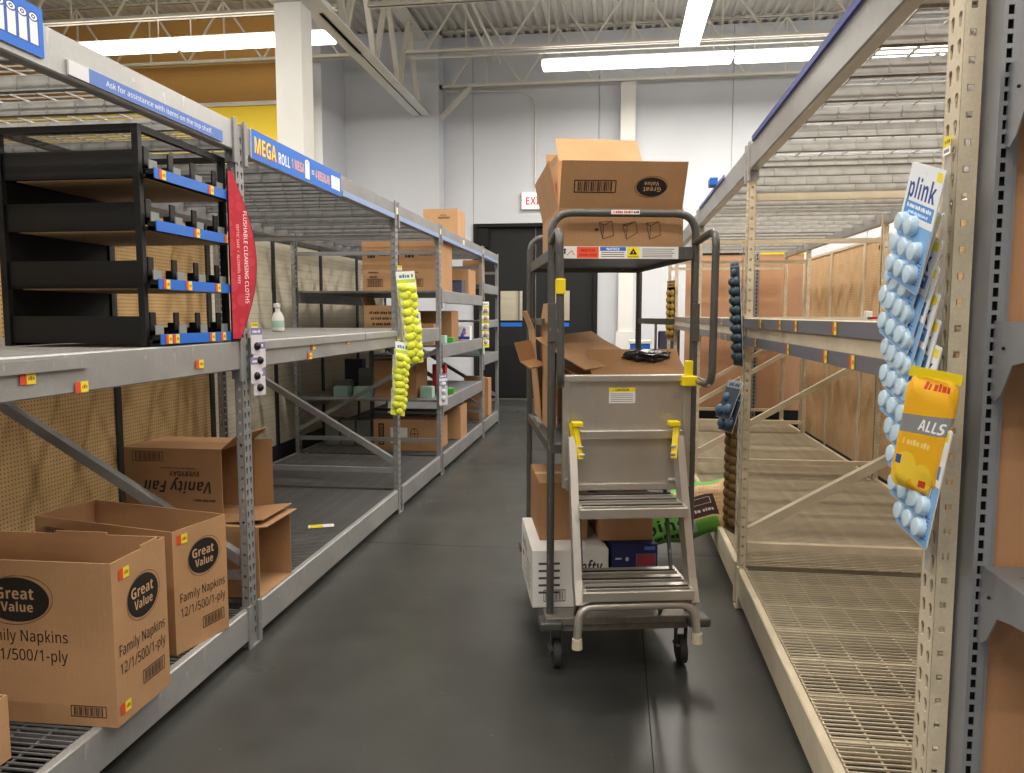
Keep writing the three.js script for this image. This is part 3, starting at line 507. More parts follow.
{ // end cap shelving facing the viewer, at the right edge
  const t = thing('end_cap_shelf', 'grey slotted upright with shelf brackets at the right edge', 'shelving unit', [-0.01, 0, 0.013]);
  const s = new THREE.Shape(); s.moveTo(0, 0); s.lineTo(0.03, 0); s.lineTo(0.03, 2.6); s.lineTo(0, 2.6); s.closePath();
  for (let y = 0.1; y < 2.55; y += 0.0254) s.holes.push(sqShape(0.0125, y, 0.005, 0.0085));
  obj('upright', [new THREE.ExtrudeGeometry(s, { depth: 0.003, bevelEnabled: false }).translate(0.698, 0, -1.573), span(0.698, 0.701, 0, 2.6, -1.665, -1.573), span(0.725, 0.728, 0, 2.6, -1.665, -1.573), span(0.698, 0.728, 0, 2.6, -1.668, -1.665)], M.slotSteel, t);
  obj('upright_core', span(0.702, 0.724, 0.02, 2.58, -1.662, -1.58), M.blackMatte, t);
  obj('panel', span(0.73, 2.0, 0.1, 2.6, -1.602, -1.585), M.brownPanel, t);
  obj('edge_channel', span(0.7285, 0.736, 0, 2.6, -1.584, -1.574), M.slotSteel, t);
  for (const y of [1.985, 1.52, 1.05]) {
    const b = new THREE.Shape(); b.moveTo(-1.575, y); b.lineTo(-1.14, y - 0.005); b.lineTo(-1.14, y - 0.035); b.lineTo(-1.45, y - 0.07); b.lineTo(-1.5, y - 0.08); b.lineTo(-1.535, y - 0.135); b.lineTo(-1.555, y - 0.15); b.lineTo(-1.575, y - 0.145); b.closePath();
    const br = obj('bracket', new THREE.ExtrudeGeometry(b, { depth: 0.003, bevelEnabled: false }).rotateY(-Math.PI / 2).translate(0.716, 0, 0), M.slotSteel, t);
    obj('rivet', cyl(0.003, 0.004, 0.711, y - 0.05, -1.53, 'x', 10), M.blackMatte, br);
    const sh = new THREE.Shape(); sh.moveTo(0.717, 1.14); sh.lineTo(1.9, 1.14); sh.lineTo(1.9, 1.572); sh.lineTo(0.717, 1.572); sh.closePath();
    for (let i = 0; i < 18; i++) for (let j = 0; j < 8; j++) sh.holes.push(sqShape(0.76 + i * 0.06, 1.19 + j * 0.045, 0.008, 0.003));
    obj('shelf', new THREE.ExtrudeGeometry(sh, { depth: 0.004, bevelEnabled: false }).rotateX(-Math.PI / 2).translate(0, y - 0.006, 0), M.slotSteel, t);
  }
  obj('base', span(0.73, 1.95, 0, 0.1, -1.585, -1.1), M.slotSteel, t);
}

// ---------- cardboard boxes ----------
const T = 0.005;
// open or closed carton, origin at the centre of its base; flaps: [side, angle from upright in degrees (outwards positive), length]
function carton(name, label, { w, h, d, mat = M.card, flaps = [], group, category = 'cardboard box', closed, seam }, pos, turn = 0) {
  const o = thing(name, label, category, pos, turn, group);
  const walls = [box(w, h, T, 0, h / 2, d / 2 - T / 2), box(w, h, T, 0, h / 2, -d / 2 + T / 2), box(T, h, d - 2 * T, w / 2 - T / 2, h / 2, 0), box(T, h, d - 2 * T, -w / 2 + T / 2, h / 2, 0), box(w - 2 * T, T, d - 2 * T, 0, T / 2, 0)];
  obj('body', walls, mat, o);
  if (closed) { for (const s of [-1, 1]) obj('flap', box(w - 0.002, T, d / 2 - 0.002, 0, h + T / 2, s * d / 4), mat, o); obj('tape', box(w, 0.001, 0.05, 0, h + T + 0.0008, 0), M.tan, o); }
  for (const [side, ang, L] of flaps) {
    const a = R(ang), along = side[1] === 'x' ? d : w, sg = side[0] === '+' ? 1 : -1;
    const g = box(along - 0.01, L, T, 0, L / 2, 0); g.rotateX(a); if (side[1] === 'x') g.rotateY(Math.PI / 2); if (sg < 0) g.rotateY(Math.PI);
    g.translate(side[1] === 'x' ? sg * (w / 2 - T / 2) : 0, h, side[1] === 'z' ? sg * (d / 2 - T / 2) : 0);
    obj('flap', g, mat, o);
  }
  return o;
}
const sticker = (o, p, ry, s = 1) => decal('price_tag', P.tag, 0.05 * s, 0.034 * s, o, p, ry);
function corner(c, w, d, th) { return [c[0] - w / 2 * Math.cos(th) - d / 2 * Math.sin(th), c[1], c[2] + w / 2 * Math.sin(th) - d / 2 * Math.cos(th)]; }
const D0 = 0.186;
{ // napkin box at the front left
  const w = 0.74, d = 0.31, h = 0.55, th = 0.02, o = carton('cardboard_box', 'open napkin box in front, at the lower left corner', { w, h, d, group: 'boxes on the lower left rack', flaps: [] }, corner([-1.6, D0, -2.21], w, d, th), th);
  decal('print', P.napkinEnd, 0.3, 0.43, o, [w / 2 + 0.0015, 0.265, 0.0], Math.PI / 2); decal('print', P.napkinFront, 0.5, 0.34, o, [0.05, 0.33, d / 2 + 0.0015]); decal('print', P.bars, 0.13, 0.045, o, [w / 2 - 0.1, 0.05, d / 2 + 0.0015]);
  sticker(o, [w / 2 + 0.002, 0.5, 0.09], Math.PI / 2, 1.1); sticker(o, [w / 2 + 0.002, 0.05, 0.11], Math.PI / 2, 1.1);
  obj('torn_edge', box(0.2, 0.012, T, 0.05, h + 0.004, -d / 2 + T / 2), M.card, o); obj('torn_edge', box(T, 0.014, 0.1, w / 2 - T / 2, h + 0.005, -0.06), M.card, o);
}
{
  const w = 0.74, d = 0.3, h = 0.5, th = -0.22, o = carton('cardboard_box', 'second open napkin box, right behind the front one', { w, h, d, group: 'boxes on the lower left rack' }, corner([-1.712, D0, -2.735], w, d, th), th);
  decal('print', P.napkinEnd, 0.29, 0.42, o, [w / 2 + 0.0015, 0.24, -0.005], Math.PI / 2); decal('print', P.bars, 0.12, 0.04, o, [-0.26, 0.44, d / 2 + 0.0015]);
  sticker(o, [w / 2 + 0.002, 0.46, 0.1], Math.PI / 2, 1.1);
}
{ // opened box standing on its side beyond the front post; opening towards the aisle
  const w = 0.345, h = 0.64, d = 0.36, o = carton('cardboard_box', 'empty box lying on its side under the upside-down printed box', { w, h, d, mat: M.card, group: 'boxes on the lower left rack', flaps: [['-x', 8, 0.04]] }, [-2.34, D0 + w / 2, -3.56], 0);
  o.rotation.set(0, 0, -Math.PI / 2); o.position.set(-2.31, D0 + w / 2, -3.55);
}
{
  const w = 0.36, h = 0.5, d = 0.34, o = carton('cardboard_box', 'box with upside-down Vanity Fair print and torn open flaps', { w, h, d, mat: M.cardDark, group: 'boxes on the lower left rack', flaps: [['+x', -6, 0.2], ['-z', 20, 0.09], ['-x', 40, 0.1]] }, [0, 0, 0]);
  o.rotation.set(0, 0, -Math.PI / 2); o.position.set(-2.36, D0 + 0.345 + w / 2 + 0.004, -3.57);
  decal('print', P.vanity, 0.46, 0.29, o, [-0.03, 0.26, d / 2 + 0.0015], 0, 0, Math.PI / 2);
}
{ const o = carton('cardboard_box', 'edge of a brown box at the bottom left corner of the picture', { w: 0.3, h: 0.2, d: 0.3, mat: M.cardLight, group: 'boxes on the lower left rack' }, [-1.965, D0, -1.86]); }
const loose = thing('price_card', 'small yellow price card lying on the empty lower left deck', 'price card', [-1.86, 0.186, -4.62], 0.4);
obj('card', box(0.16, 0.002, 0.07, 0, 0.001, 0), M.white, loose); obj('print', box(0.08, 0.001, 0.066, -0.03, 0.0025, 0), M.yellowPlastic, loose);

// ---------- black tray display ----------
{
  const t = thing('display_rack', 'black four tier tray display on the left middle shelf', 'display rack', [0, 1.415, 0]);
  const xf = -1.72, xb = -2.27, zn = -2.63, zf = -3.23, H = 0.8, s = 0.026;
  for (const [x, z] of [[xf, zn], [xf, zf], [xb, zn], [xb, zf]]) obj('post', rbox(s, H, s, 0.003, x, H / 2, z), M.black, t);
  for (const [a, b] of [[[xf, zn], [xf, zf]], [[xb, zn], [xb, zf]], [[xf, zn], [xb, zn]], [[xf, zf], [xb, zf]]]) obj('top_bar', bar([a[0], H - 0.012, a[1]], [b[0], H - 0.012, b[1]], 0.024, 0.024), M.black, t);
  obj('back_panel', span(xb - 0.004, xb + 0.004, 0, H - 0.08, zf, zn), M.blackMatte, t);
  for (const y of [0.012, 0.215, 0.425, 0.612]) {
    const tr = obj('tray', [span(xb, xf + 0.06, y, y + 0.012, zf, zn), span(xb, xf - 0.02, y, y + 0.1, zn - 0.006, zn), span(xb, xf - 0.02, y, y + 0.05, zf, zf + 0.006), ...[1, 2, 3].map(k => span(xb, xf - 0.03, y, y + 0.03, zn + (zf - zn) * k / 4 - 0.002, zn + (zf - zn) * k / 4 + 0.002)), span(xf + 0.03, xf + 0.06, y, y + 0.03, zf, zn)], M.black, t);
    if (y > 0.2) obj('tray_liner', span(xb + 0.05, xf + 0.02, y - 0.004, y - 0.0005, zf + 0.02, zn - 0.02), M.tan, tr);
    obj('label_strip', span(xf + 0.061, xf + 0.065, y - 0.004, y + 0.034, zf, zn), M.blue, tr);
    for (const k of y < 0.1 ? [0.08, 0.16, 0.6, 0.75, 0.95] : y < 0.3 ? [0.08, 0.33, 0.7, 0.93] : y < 0.5 ? [0.45, 0.85] : [0.08, 0.65, 0.9]) { decal('price_tag', P.tag, 0.042, 0.034, tr, [xf + 0.0665, y + 0.015, zn + (zf - zn) * k], Math.PI / 2); }
    for (const k of [0.06, 0.32, 0.58, 0.86]) { const z = zn + (zf - zn) * k; obj('divider_tab', [rbox(0.008, 0.07, 0.035, 0.003, xf + 0.01, y + 0.08, z), rbox(0.05, 0.05, 0.008, 0.003, xf - 0.02, y + 0.05, z - 0.03)], M.black, tr); obj('ticket_holder', box(0.004, 0.035, 0.05, xf + 0.03, y + 0.05, z - 0.01), M.greyBox, tr); }
  }
}
{ // curved red header card at the side of the display
  const s = new THREE.Shape(); const n = 14, H = 0.73; s.moveTo(-0.06, 0); for (let i = 0; i <= n; i++) { const v = i / n; s.lineTo(-0.035 + 0.115 * Math.sin(Math.PI * (0.06 + v * 0.94)) - 0.005, v * H); } s.lineTo(-0.06, H); s.closePath();
  const t = thing('header_sign', 'curved red sign reading FLUSHABLE CLEANSING CLOTHS beside the display', 'sign', [-1.625, 1.421, -3.2], Math.PI / 2 - 0.5);
  obj('board', new THREE.ExtrudeGeometry(s, { depth: 0.006, bevelEnabled: false }), M.black, t);
  const g = new THREE.ShapeGeometry(s), p = g.attributes.position, uv = g.attributes.uv; for (let i = 0; i < p.count; i++) { uv.setXY(i, (p.getX(i) + 0.06) / 0.145, p.getY(i) / H); p.setXY(i, p.getX(i) * 0.95, 0.008 + p.getY(i) * 0.978); }
  const f = new THREE.Mesh(g, P.cloths); f.name = 'print'; f.position.z = 0.0075; f.receiveShadow = true; t.add(f);
}
{ // white spray bottle on the empty middle shelf
  const t = thing('bottle', 'small white bottle at the back of the empty left middle shelf', 'bottle', [-2.47, 1.412, -5.4]);
  const pts = [[0, 0], [0.04, 0], [0.045, 0.01], [0.045, 0.1], [0.03, 0.135], [0.016, 0.15], [0.016, 0.17], [0, 0.17]].map(p => new THREE.Vector2(...p));
  obj('body', new THREE.LatheGeometry(pts, 18), M.white, t); obj('trigger', [rbox(0.03, 0.03, 0.06, 0.005, 0, 0.19, 0.01), rbox(0.01, 0.04, 0.01, 0.002, 0, 0.165, 0.03)], M.white, t); obj('label', cyl(0.0458, 0.05, 0, 0.055, 0, 'y', 18), M.mint, t);
}

// ---------- stock on the far left racks ----------
const SH = { d: -0.004 };
function sbox(label, x0, x1, y, h, z0, z1, mat, print, group = 'cartons on the far left racks', closed = true, flaps) {
  const w = x1 - x0, d = z0 - z1; const o = carton('cardboard_box', label, { w, h: h - (closed ? T : 0), d, mat, closed, group, flaps }, [(x0 + x1) / 2, y, (z0 + z1) / 2]);
  if (print) decal('print', print, w * 0.9, h * 0.9, o, [0, h * 0.5, d / 2 + 0.0015]);
  return o;
}
sbox('brown carton on the upper stocked shelf, left of the lime packs', -2.48, -2.13, 1.767, 0.48, -7.36, -7.9, M.card, P.brandBox);
sbox('brown carton on the upper stocked shelf, right of the lime packs', -2.11, -1.7, 1.767, 0.48, -7.36, -7.9, M.card, P.brandBox);
sbox('brown carton on top of the left rack with number print', -2.1, -1.72, 2.37, 0.31, -8.3, -8.72, M.cardLight, null).userData.label = 'brown carton with number print on top of the left rack';
{ const o = scene.children[scene.children.length - 1]; decal('print', P.number, 0.24, 0.075, o, [0.03, 0.22, 0.2115]); }
sbox('carton on the upper stocked shelf behind the slate bin', -2.0, -1.72, 1.767, 0.3, -8.9, -9.35, M.card, null);
{ const t = thing('storage_bin', 'slate blue bin on the upper stocked shelf', 'bin', [-1.79, 1.767, -8.6]); obj('body', [rbox(0.14, 0.15, 0.008, 0.002, 0, 0.075, 0.1), rbox(0.14, 0.15, 0.008, 0.002, 0, 0.075, -0.1), rbox(0.008, 0.15, 0.2, 0.002, 0.066, 0.075, 0), rbox(0.008, 0.15, 0.2, 0.002, -0.066, 0.075, 0), rbox(0.13, 0.006, 0.2, 0.002, 0, 0.003, 0)], M.slate, t); obj('rim', [rbox(0.15, 0.012, 0.01, 0.002, 0, 0.15, 0.104), rbox(0.15, 0.012, 0.01, 0.002, 0, 0.15, -0.104)], M.slate, t); }
{ const o = sbox('open carton with a raised flap under the upper stocked shelf', -2.47, -2.1, 1.247, 0.38, -7.35, -7.75, M.cardLight, P.openBox, undefined, false, [['-x', 20, 0.1], ['+z', 185, 0.06]]); }
sbox('small brown carton right of the lime packs on the second shelf', -1.95, -1.78, 1.247, 0.2, -7.4, -7.6, M.card, null);
sbox('brown carton behind the lower lime packs', -2.38, -1.95, 0.717, 0.37, -7.36, -7.8, M.cardDark, null);
sbox('large carton with scissors-like mark on the bottom left deck', -2.4, -1.75, 0.186, 0.31, -7.38, -7.85, M.card, P.scissors);
sbox('brown carton leaning at the front of the bottom far left deck', -1.93, -1.67, 0.186, 0.36, -8.15, -8.5, M.card, null);
sbox('narrow carton at the bottom of the last left rack', -1.95, -1.72, 0.186, 0.55, -9.75, -10.0, M.cardDark, null);
sbox('brown carton upright at the bottom of the last left rack', -1.84, -1.7, 0.186, 0.5, -10.15, -10.4, M.card, null);
sbox('carton on the top shelf of the last left rack', -1.95, -1.72, 1.927, 0.3, -9.7, -10.0, M.card, null);
sbox('dark carton on the second shelf of the stocked left rack', -2.2, -1.72, 1.247, 0.33, -7.95, -8.3, M.cardDark, null).userData.label = 'dark carton deep on the second shelf of the stocked left rack';
const small = (label, x, y, z, w, h, d, m, turn = 0, group = 'small packs on the far left racks') => { const t = thing('tissue_box', label, 'pack', [x, y, z], turn, group); obj('body', rbox(w, h, d, 0.004, 0, h / 2, 0), m, t); obj('seam', box(w * 0.9, 0.002, d * 0.2, 0, h + 0.0012, 0), M.white, t); return t; };
small('mint tissue pack at the left on the lower stocked shelf', -2.74, 0.717, -7.45, 0.15, 0.1, 0.12, M.mint);
small('mint tissue pack next to the brown carton on the lower stocked shelf', -2.51, 0.717, -7.45, 0.2, 0.1, 0.12, M.mint, 0.1);
small('mint tissue pack right of the lower lime packs', -1.86, 0.717, -7.45, 0.12, 0.11, 0.12, M.mint);
small('grey pack standing at the back of the lower stocked shelf', -2.6, 0.717, -7.8, 0.15, 0.26, 0.1, M.greyBox);
small('grey green pack at the far left of the lower stocked shelf', -2.84, 0.717, -7.75, 0.2, 0.14, 0.1, M.greyBox);
small('tall dark grey pack at the back of the lower stocked shelf', -2.83, 0.717, -8.1, 0.2, 0.34, 0.12, M.slate);
small('green pack at the front of the lower stocked shelf', -1.76, 0.717, -7.82, 0.18, 0.06, 0.1, M.green, 0.1);
small('mint pack at the front of the second stocked shelf', -1.8, 1.247, -7.68, 0.16, 0.08, 0.12, M.mint);
small('green pack at the front of the second stocked shelf', -1.74, 1.247, -7.86, 0.13, 0.055, 0.1, M.green);
small('navy box on the second stocked shelf', -1.87, 1.247, -8.6, 0.13, 0.18, 0.14, M.navy);
{ const t = small('white box with blue and pink print on the second stocked shelf', -1.74, 1.247, -8.75, 0.15, 0.16, 0.12, M.white); decal('print', P.purple, 0.14, 0.14, t, [0, 0.08, 0.0612]); }
small('mint pack on the second shelf of the last left rack', -1.76, 1.027, -9.8, 0.12, 0.11, 0.16, M.mint);
for (let i = 0; i < 3; i++) small(['left', 'middle', 'right'][i] + ' of the three grey cases on the bottom of the stocked rack', -2.92 + i * 0.17, 0.186, -7.7, 0.15, 0.27, 0.2, M.greyBox);
small('red and white pack under the second stocked shelf', -1.85, 0.717, -7.95, 0.14, 0.3, 0.1, M.red);

// ---------- packs on clip strips ----------
const ORD = ['top', 'second', 'third', 'fourth', 'fifth', 'sixth', 'seventh', 'eighth', 'ninth', 'tenth', 'eleventh', 'twelfth', 'thirteenth', 'fourteenth'];
function cardGeo(w, h, r = 0.008) { const s = new THREE.Shape(); s.moveTo(-w / 2 + r, -h); s.lineTo(w / 2 - r, -h); s.quadraticCurveTo(w / 2, -h, w / 2, -h + r); s.lineTo(w / 2, -r); s.quadraticCurveTo(w / 2, 0, w / 2 - r, 0); s.lineTo(-w / 2 + r, 0); s.quadraticCurveTo(-w / 2, 0, -w / 2, -r); s.lineTo(-w / 2, -h + r); s.quadraticCurveTo(-w / 2, -h, -w / 2 + r, -h); return new THREE.ExtrudeGeometry(s, { depth: 0.0015, bevelEnabled: false }); }
function clipStrip(label, x, y, z, len, turn) { const t = thing('clip_strip', label, 'clip strip', [x, y, z], turn); obj('strip', [rbox(0.03, len, 0.0015, 0.0006, 0, -len / 2, 0), ...[...Array(Math.floor(len / 0.08))].map((_, i) => tube([[0, -0.06 - i * 0.08, 0.001], [0, -0.07 - i * 0.08, 0.012], [0, -0.055 - i * 0.08, 0.016]], 0.0015, 0.004, 5))], M.clear, t); decal('price_tag', P.tagYellow, 0.036, 0.036, t, [0, -0.01, 0.003]); return t; }
function pack(name, label, category, group, w, h, print, lumps, lumpMat, pos, ry, rz = 0, rx = 0) {
  const t = thing(name, label, category, pos, 0, group); t.rotation.set(rx, ry, rz, 'YXZ');
  obj('card', cardGeo(w, h), M.white, t); decal('print', print, w * 0.985, h * 0.985, t, [0, -h / 2, 0.0022]);
  for (const g of lumps) obj('blister', g, lumpMat, t);
  return t;
}
const dome = (r, hh) => { const p = []; for (let i = 0; i <= 5; i++) { const a = i / 5 * Math.PI / 2; p.push(new THREE.Vector2(r * (0.75 + 0.25 * Math.cos(a)) * (i === 5 ? 0 : 1) || 0, hh * Math.sin(a))); } return new THREE.LatheGeometry([new THREE.Vector2(r, 0), ...p], 14).rotateX(Math.PI / 2); };
const tabletMat = std({ color: 0xc6dff0, roughness: 0.25 });
{ // blue tablets, nearest right post
  clipStrip('white clip strip holding the blue tablet packs on the near beige post', 0.637, 1.87, -1.64, 0.86, -Math.PI / 2);
  const w = 0.16, h = 0.235, lumps = []; for (let r = 0; r < 3; r++) for (let c = 0; c < 3; c++) if (r || c < 2) lumps.push(uvMetres(dome(0.02, 0.016).translate(-0.05 + c * 0.048 - (r % 2) * 0.004, -0.115 - r * 0.043, 0.002)));
  lumps.forEach(g => g.userData.ready = true);
  const first = pack('blister_pack', 'top blue tablet pack reading plink on the near right post', 'blister pack', 'blue tablet packs on the near right post', w, h, P.plink, lumps, tabletMat, [0.59, 1.815, -1.6], -Math.PI / 2 + 0.06, -0.3, -0.06);
  const n = 9; for (let i = 1; i <= n; i++) { const c = dup(first, [0.608 + i * 0.001, 1.80 - 0.053 * i, -1.655 + (i > 5 ? (i - 5) * 0.018 : 0)], undefined, `${i === n ? 'lowest' : ORD[i]} blue tablet pack from the top on the near right post`); c.rotation.set(-0.12, -Math.PI / 2 + 0.02 + (i % 3) * 0.03, -0.36 + i * 0.03, 'YXZ'); }
}
{ // yellow pouch
  const g = new THREE.SphereGeometry(1, 24, 20), p = g.attributes.position; for (let i = 0; i < p.count; i++) { const x = p.getX(i), y = p.getY(i), z = p.getZ(i), f = q => Math.sign(q) * Math.pow(Math.abs(q), 0.3); const e = Math.max(Math.abs(f(x)), Math.abs(f(y))); p.setXYZ(i, f(x) * 0.05, f(y) * 0.112, z * 0.013 * (1 - 0.6 * e ** 4) + 0.003 * Math.sin(x * 9 + y * 7)); } g.computeVertexNormals();
  const t = thing('pouch', 'yellow pouch hanging beside the blue tablet packs', 'pouch', [0.588, 1.3, -1.56]); t.rotation.set(0, -0.85, -0.14, 'YXZ');
  const uv = g.attributes.uv; for (let i = 0; i < p.count; i++) uv.setXY(i, p.getX(i) / 0.102 + 0.5, p.getY(i) / 0.226 + 0.5);
  const b = new THREE.Mesh(g, P.gloves); b.name = 'body'; b.castShadow = b.receiveShadow = true; t.add(b);
  obj('header', box(0.1, 0.02, 0.002, 0, 0.118, 0), M.yellowPlastic, t);
}
const limeMat = std({ map: speckle('#dfe74c', 0.35, 16, 14), roughness: 0.8 });
{ // lime scrubbers on the second left post
  clipStrip('upper clip strip with lime scrubbers on the left rack post', -1.642, 1.9, -5.74, 0.72, 0.5);
  clipStrip('lower clip strip with lime scrubbers on the left rack post', -1.648, 1.36, -5.69, 0.56, 1.2);
  const w = 0.16, h = 0.2, lumps = [[-0.036, -0.12, 0.042], [0.04, -0.135, 0.04], [0.004, -0.17, 0.036]].map(([x, y, r]) => uvMetres(new THREE.IcosahedronGeometry(r, 2).scale(1, 0.75, 0.6).translate(x, y, 0.012))); lumps.forEach(g => g.userData.ready = true);
  const first = pack('scrubber_pack', 'top lime scrubber pack on the upper strip, left rack', 'scrubber pack', 'lime scrubber packs on the left post', w, h, P.scrub, lumps, limeMat, [-1.585, 1.86, -5.69], 0.75, 0.08);
  for (let i = 1; i < 9; i++) dup(first, [-1.585 + Math.min(i, 7) * 0.006, 1.86 - i * 0.062, -5.695 - i * 0.004], 0.6 + rnd() * 0.4 + (i > 6 ? 0.2 : 0), `${i === 8 ? 'lowest' : ORD[i]} lime scrubber pack from the top of the upper strip`);
  for (let i = 0; i < 8; i++) { const c = dup(first, [-1.6 - i * 0.003, 1.33 - i * 0.05, -5.62 + i * 0.004], 1.15, `${i === 7 ? 'lowest' : ORD[i]} lime scrubber pack ${i === 0 || i === 7 ? 'of' : 'from the top of'} the lower strip`); c.rotation.set(-0.12 + rnd() * 0.05, 1.0 + rnd() * 0.3, -0.2 + rnd() * 0.14, 'YXZ'); }
}
function stack(name, cat, group, desc, print, mat, w, h, lumps, spots) {
  lumps.forEach(g => g.userData.ready = true); let first; const n = spots.length;
  spots.forEach(([x, y, z, ry, rx = 0, rz = 0], i) => {
    const l = `${i === 0 ? 'top' : i === n - 1 ? 'lowest' : ORD[i] + ' from top'} ${desc}`;
    if (!first) first = pack(name, l, cat, group, w, h, print, lumps, mat, [x, y, z], ry, rz, rx); else { const c = dup(first, [x, y, z], undefined, l); c.rotation.set(rx, ry, rz, 'YXZ'); }
  });
}
const seq = (n, f) => [...Array(n)].map((_, i) => f(i));
const bump = (...a) => a.map(([x, y, r, k = 0.5]) => uvMetres(new THREE.SphereGeometry(r, 12, 8).scale(1, 1, k).translate(x, y, 0.004)));
clipStrip('clip strip with grey packs on the left rack front post', -1.643, 1.49, -3.34, 0.34, 1.1);
stack('hanging_pack', 'hanging pack', 'pale packs on the front left post', 'pale pack with black knob on the front left post', P.mask, M.black, 0.07, 0.12, bump([0, -0.085, 0.018, 0.9]), [[-1.63, 1.475, -3.33, 1.25], [-1.625, 1.41, -3.345, 1.15], [-1.63, 1.34, -3.32, 1.3], [-1.626, 1.285, -3.34, 1.2]]);
clipStrip('clip strip with dark packs on the second right post', 0.628, 1.9, -4.05, 0.62, -Math.PI / 2);
stack('hanging_pack', 'hanging pack', 'dark packs on the second right post', 'dark blister pack on the second beige post', P.dark, std({ color: 0x3d5563, roughness: 0.4 }), 0.12, 0.15, bump([-0.03, -0.1, 0.024, 0.9], [0.03, -0.1, 0.024, 0.9], [0, -0.055, 0.02, 0.9]), seq(9, i => [0.585 + i * 0.003, 1.8 - i * 0.047, -4.03, -Math.PI / 2 + 0.25, 0.05]));
clipStrip('clip strip with brown packs on the second right post', 0.63, 1.22, -4.02, 0.78, -Math.PI / 2);
stack('hanging_pack', 'hanging pack', 'blue grey packs on the second right post', 'blue grey pack swinging out on the second beige post', P.dark, std({ color: 0x50708e, roughness: 0.4 }), 0.16, 0.2, bump([-0.05, -0.16, 0.03, 0.8], [0.03, -0.15, 0.03, 0.8], [-0.03, -0.09, 0.025, 0.8]), [[0.6, 1.2, -3.99, -Math.PI / 2 + 0.3, -0.35], [0.6, 1.14, -3.97, -Math.PI / 2 + 0.3, -0.28]]);
stack('hanging_pack', 'hanging pack', 'brown packs on the second right post', 'brown pack on the second beige post', P.brown, std({ color: 0x7d6232, roughness: 0.6 }), 0.14, 0.16, bump([-0.035, -0.1, 0.03, 0.7], [0.035, -0.1, 0.03, 0.7]), seq(12, i => [0.594 + (i % 2) * 0.002, 1.08 - i * 0.045, -3.99, -Math.PI / 2 + 0.25, -0.06]));
clipStrip('clip strip with gold packs on the far right post', 0.625, 1.96, -8.9, 0.7, -Math.PI / 2);
clipStrip('clip strip on the far left post', -1.645, 1.75, -9.52, 0.62, Math.PI / 2);
clipStrip('clip strip with white packs on the third left post', -1.645, 1.02, -7.14, 0.32, Math.PI / 2);
stack('hanging_pack', 'hanging pack', 'gold packs on the far right post', 'gold and black pack on the far right post', P.brown, std({ color: 0x9b7a2c, roughness: 0.5 }), 0.2, 0.22, bump([-0.05, -0.14, 0.04, 0.7], [0.05, -0.14, 0.04, 0.7]), seq(7, i => [0.6, 1.92 - i * 0.075, -8.88, -Math.PI / 2 + 0.4]));
stack('hanging_pack', 'hanging pack', 'packs on the far left post', 'small bright pack on the far left post', P.scrub, std({ color: 0xc79a9a, roughness: 0.6 }), 0.12, 0.17, bump([0, -0.1, 0.03, 0.6]), seq(5, i => [-1.625, 1.7 - i * 0.1, -9.5, 0.9]));
stack('hanging_pack', 'hanging pack', 'white packs on the third left post', 'white pack on the third left rack post', P.mask, std({ color: 0xbcd3cf, roughness: 0.6 }), 0.1, 0.16, bump([0, -0.1, 0.025, 0.6]), seq(3, i => [-1.625, 0.98 - i * 0.07, -7.12, 0.9]));

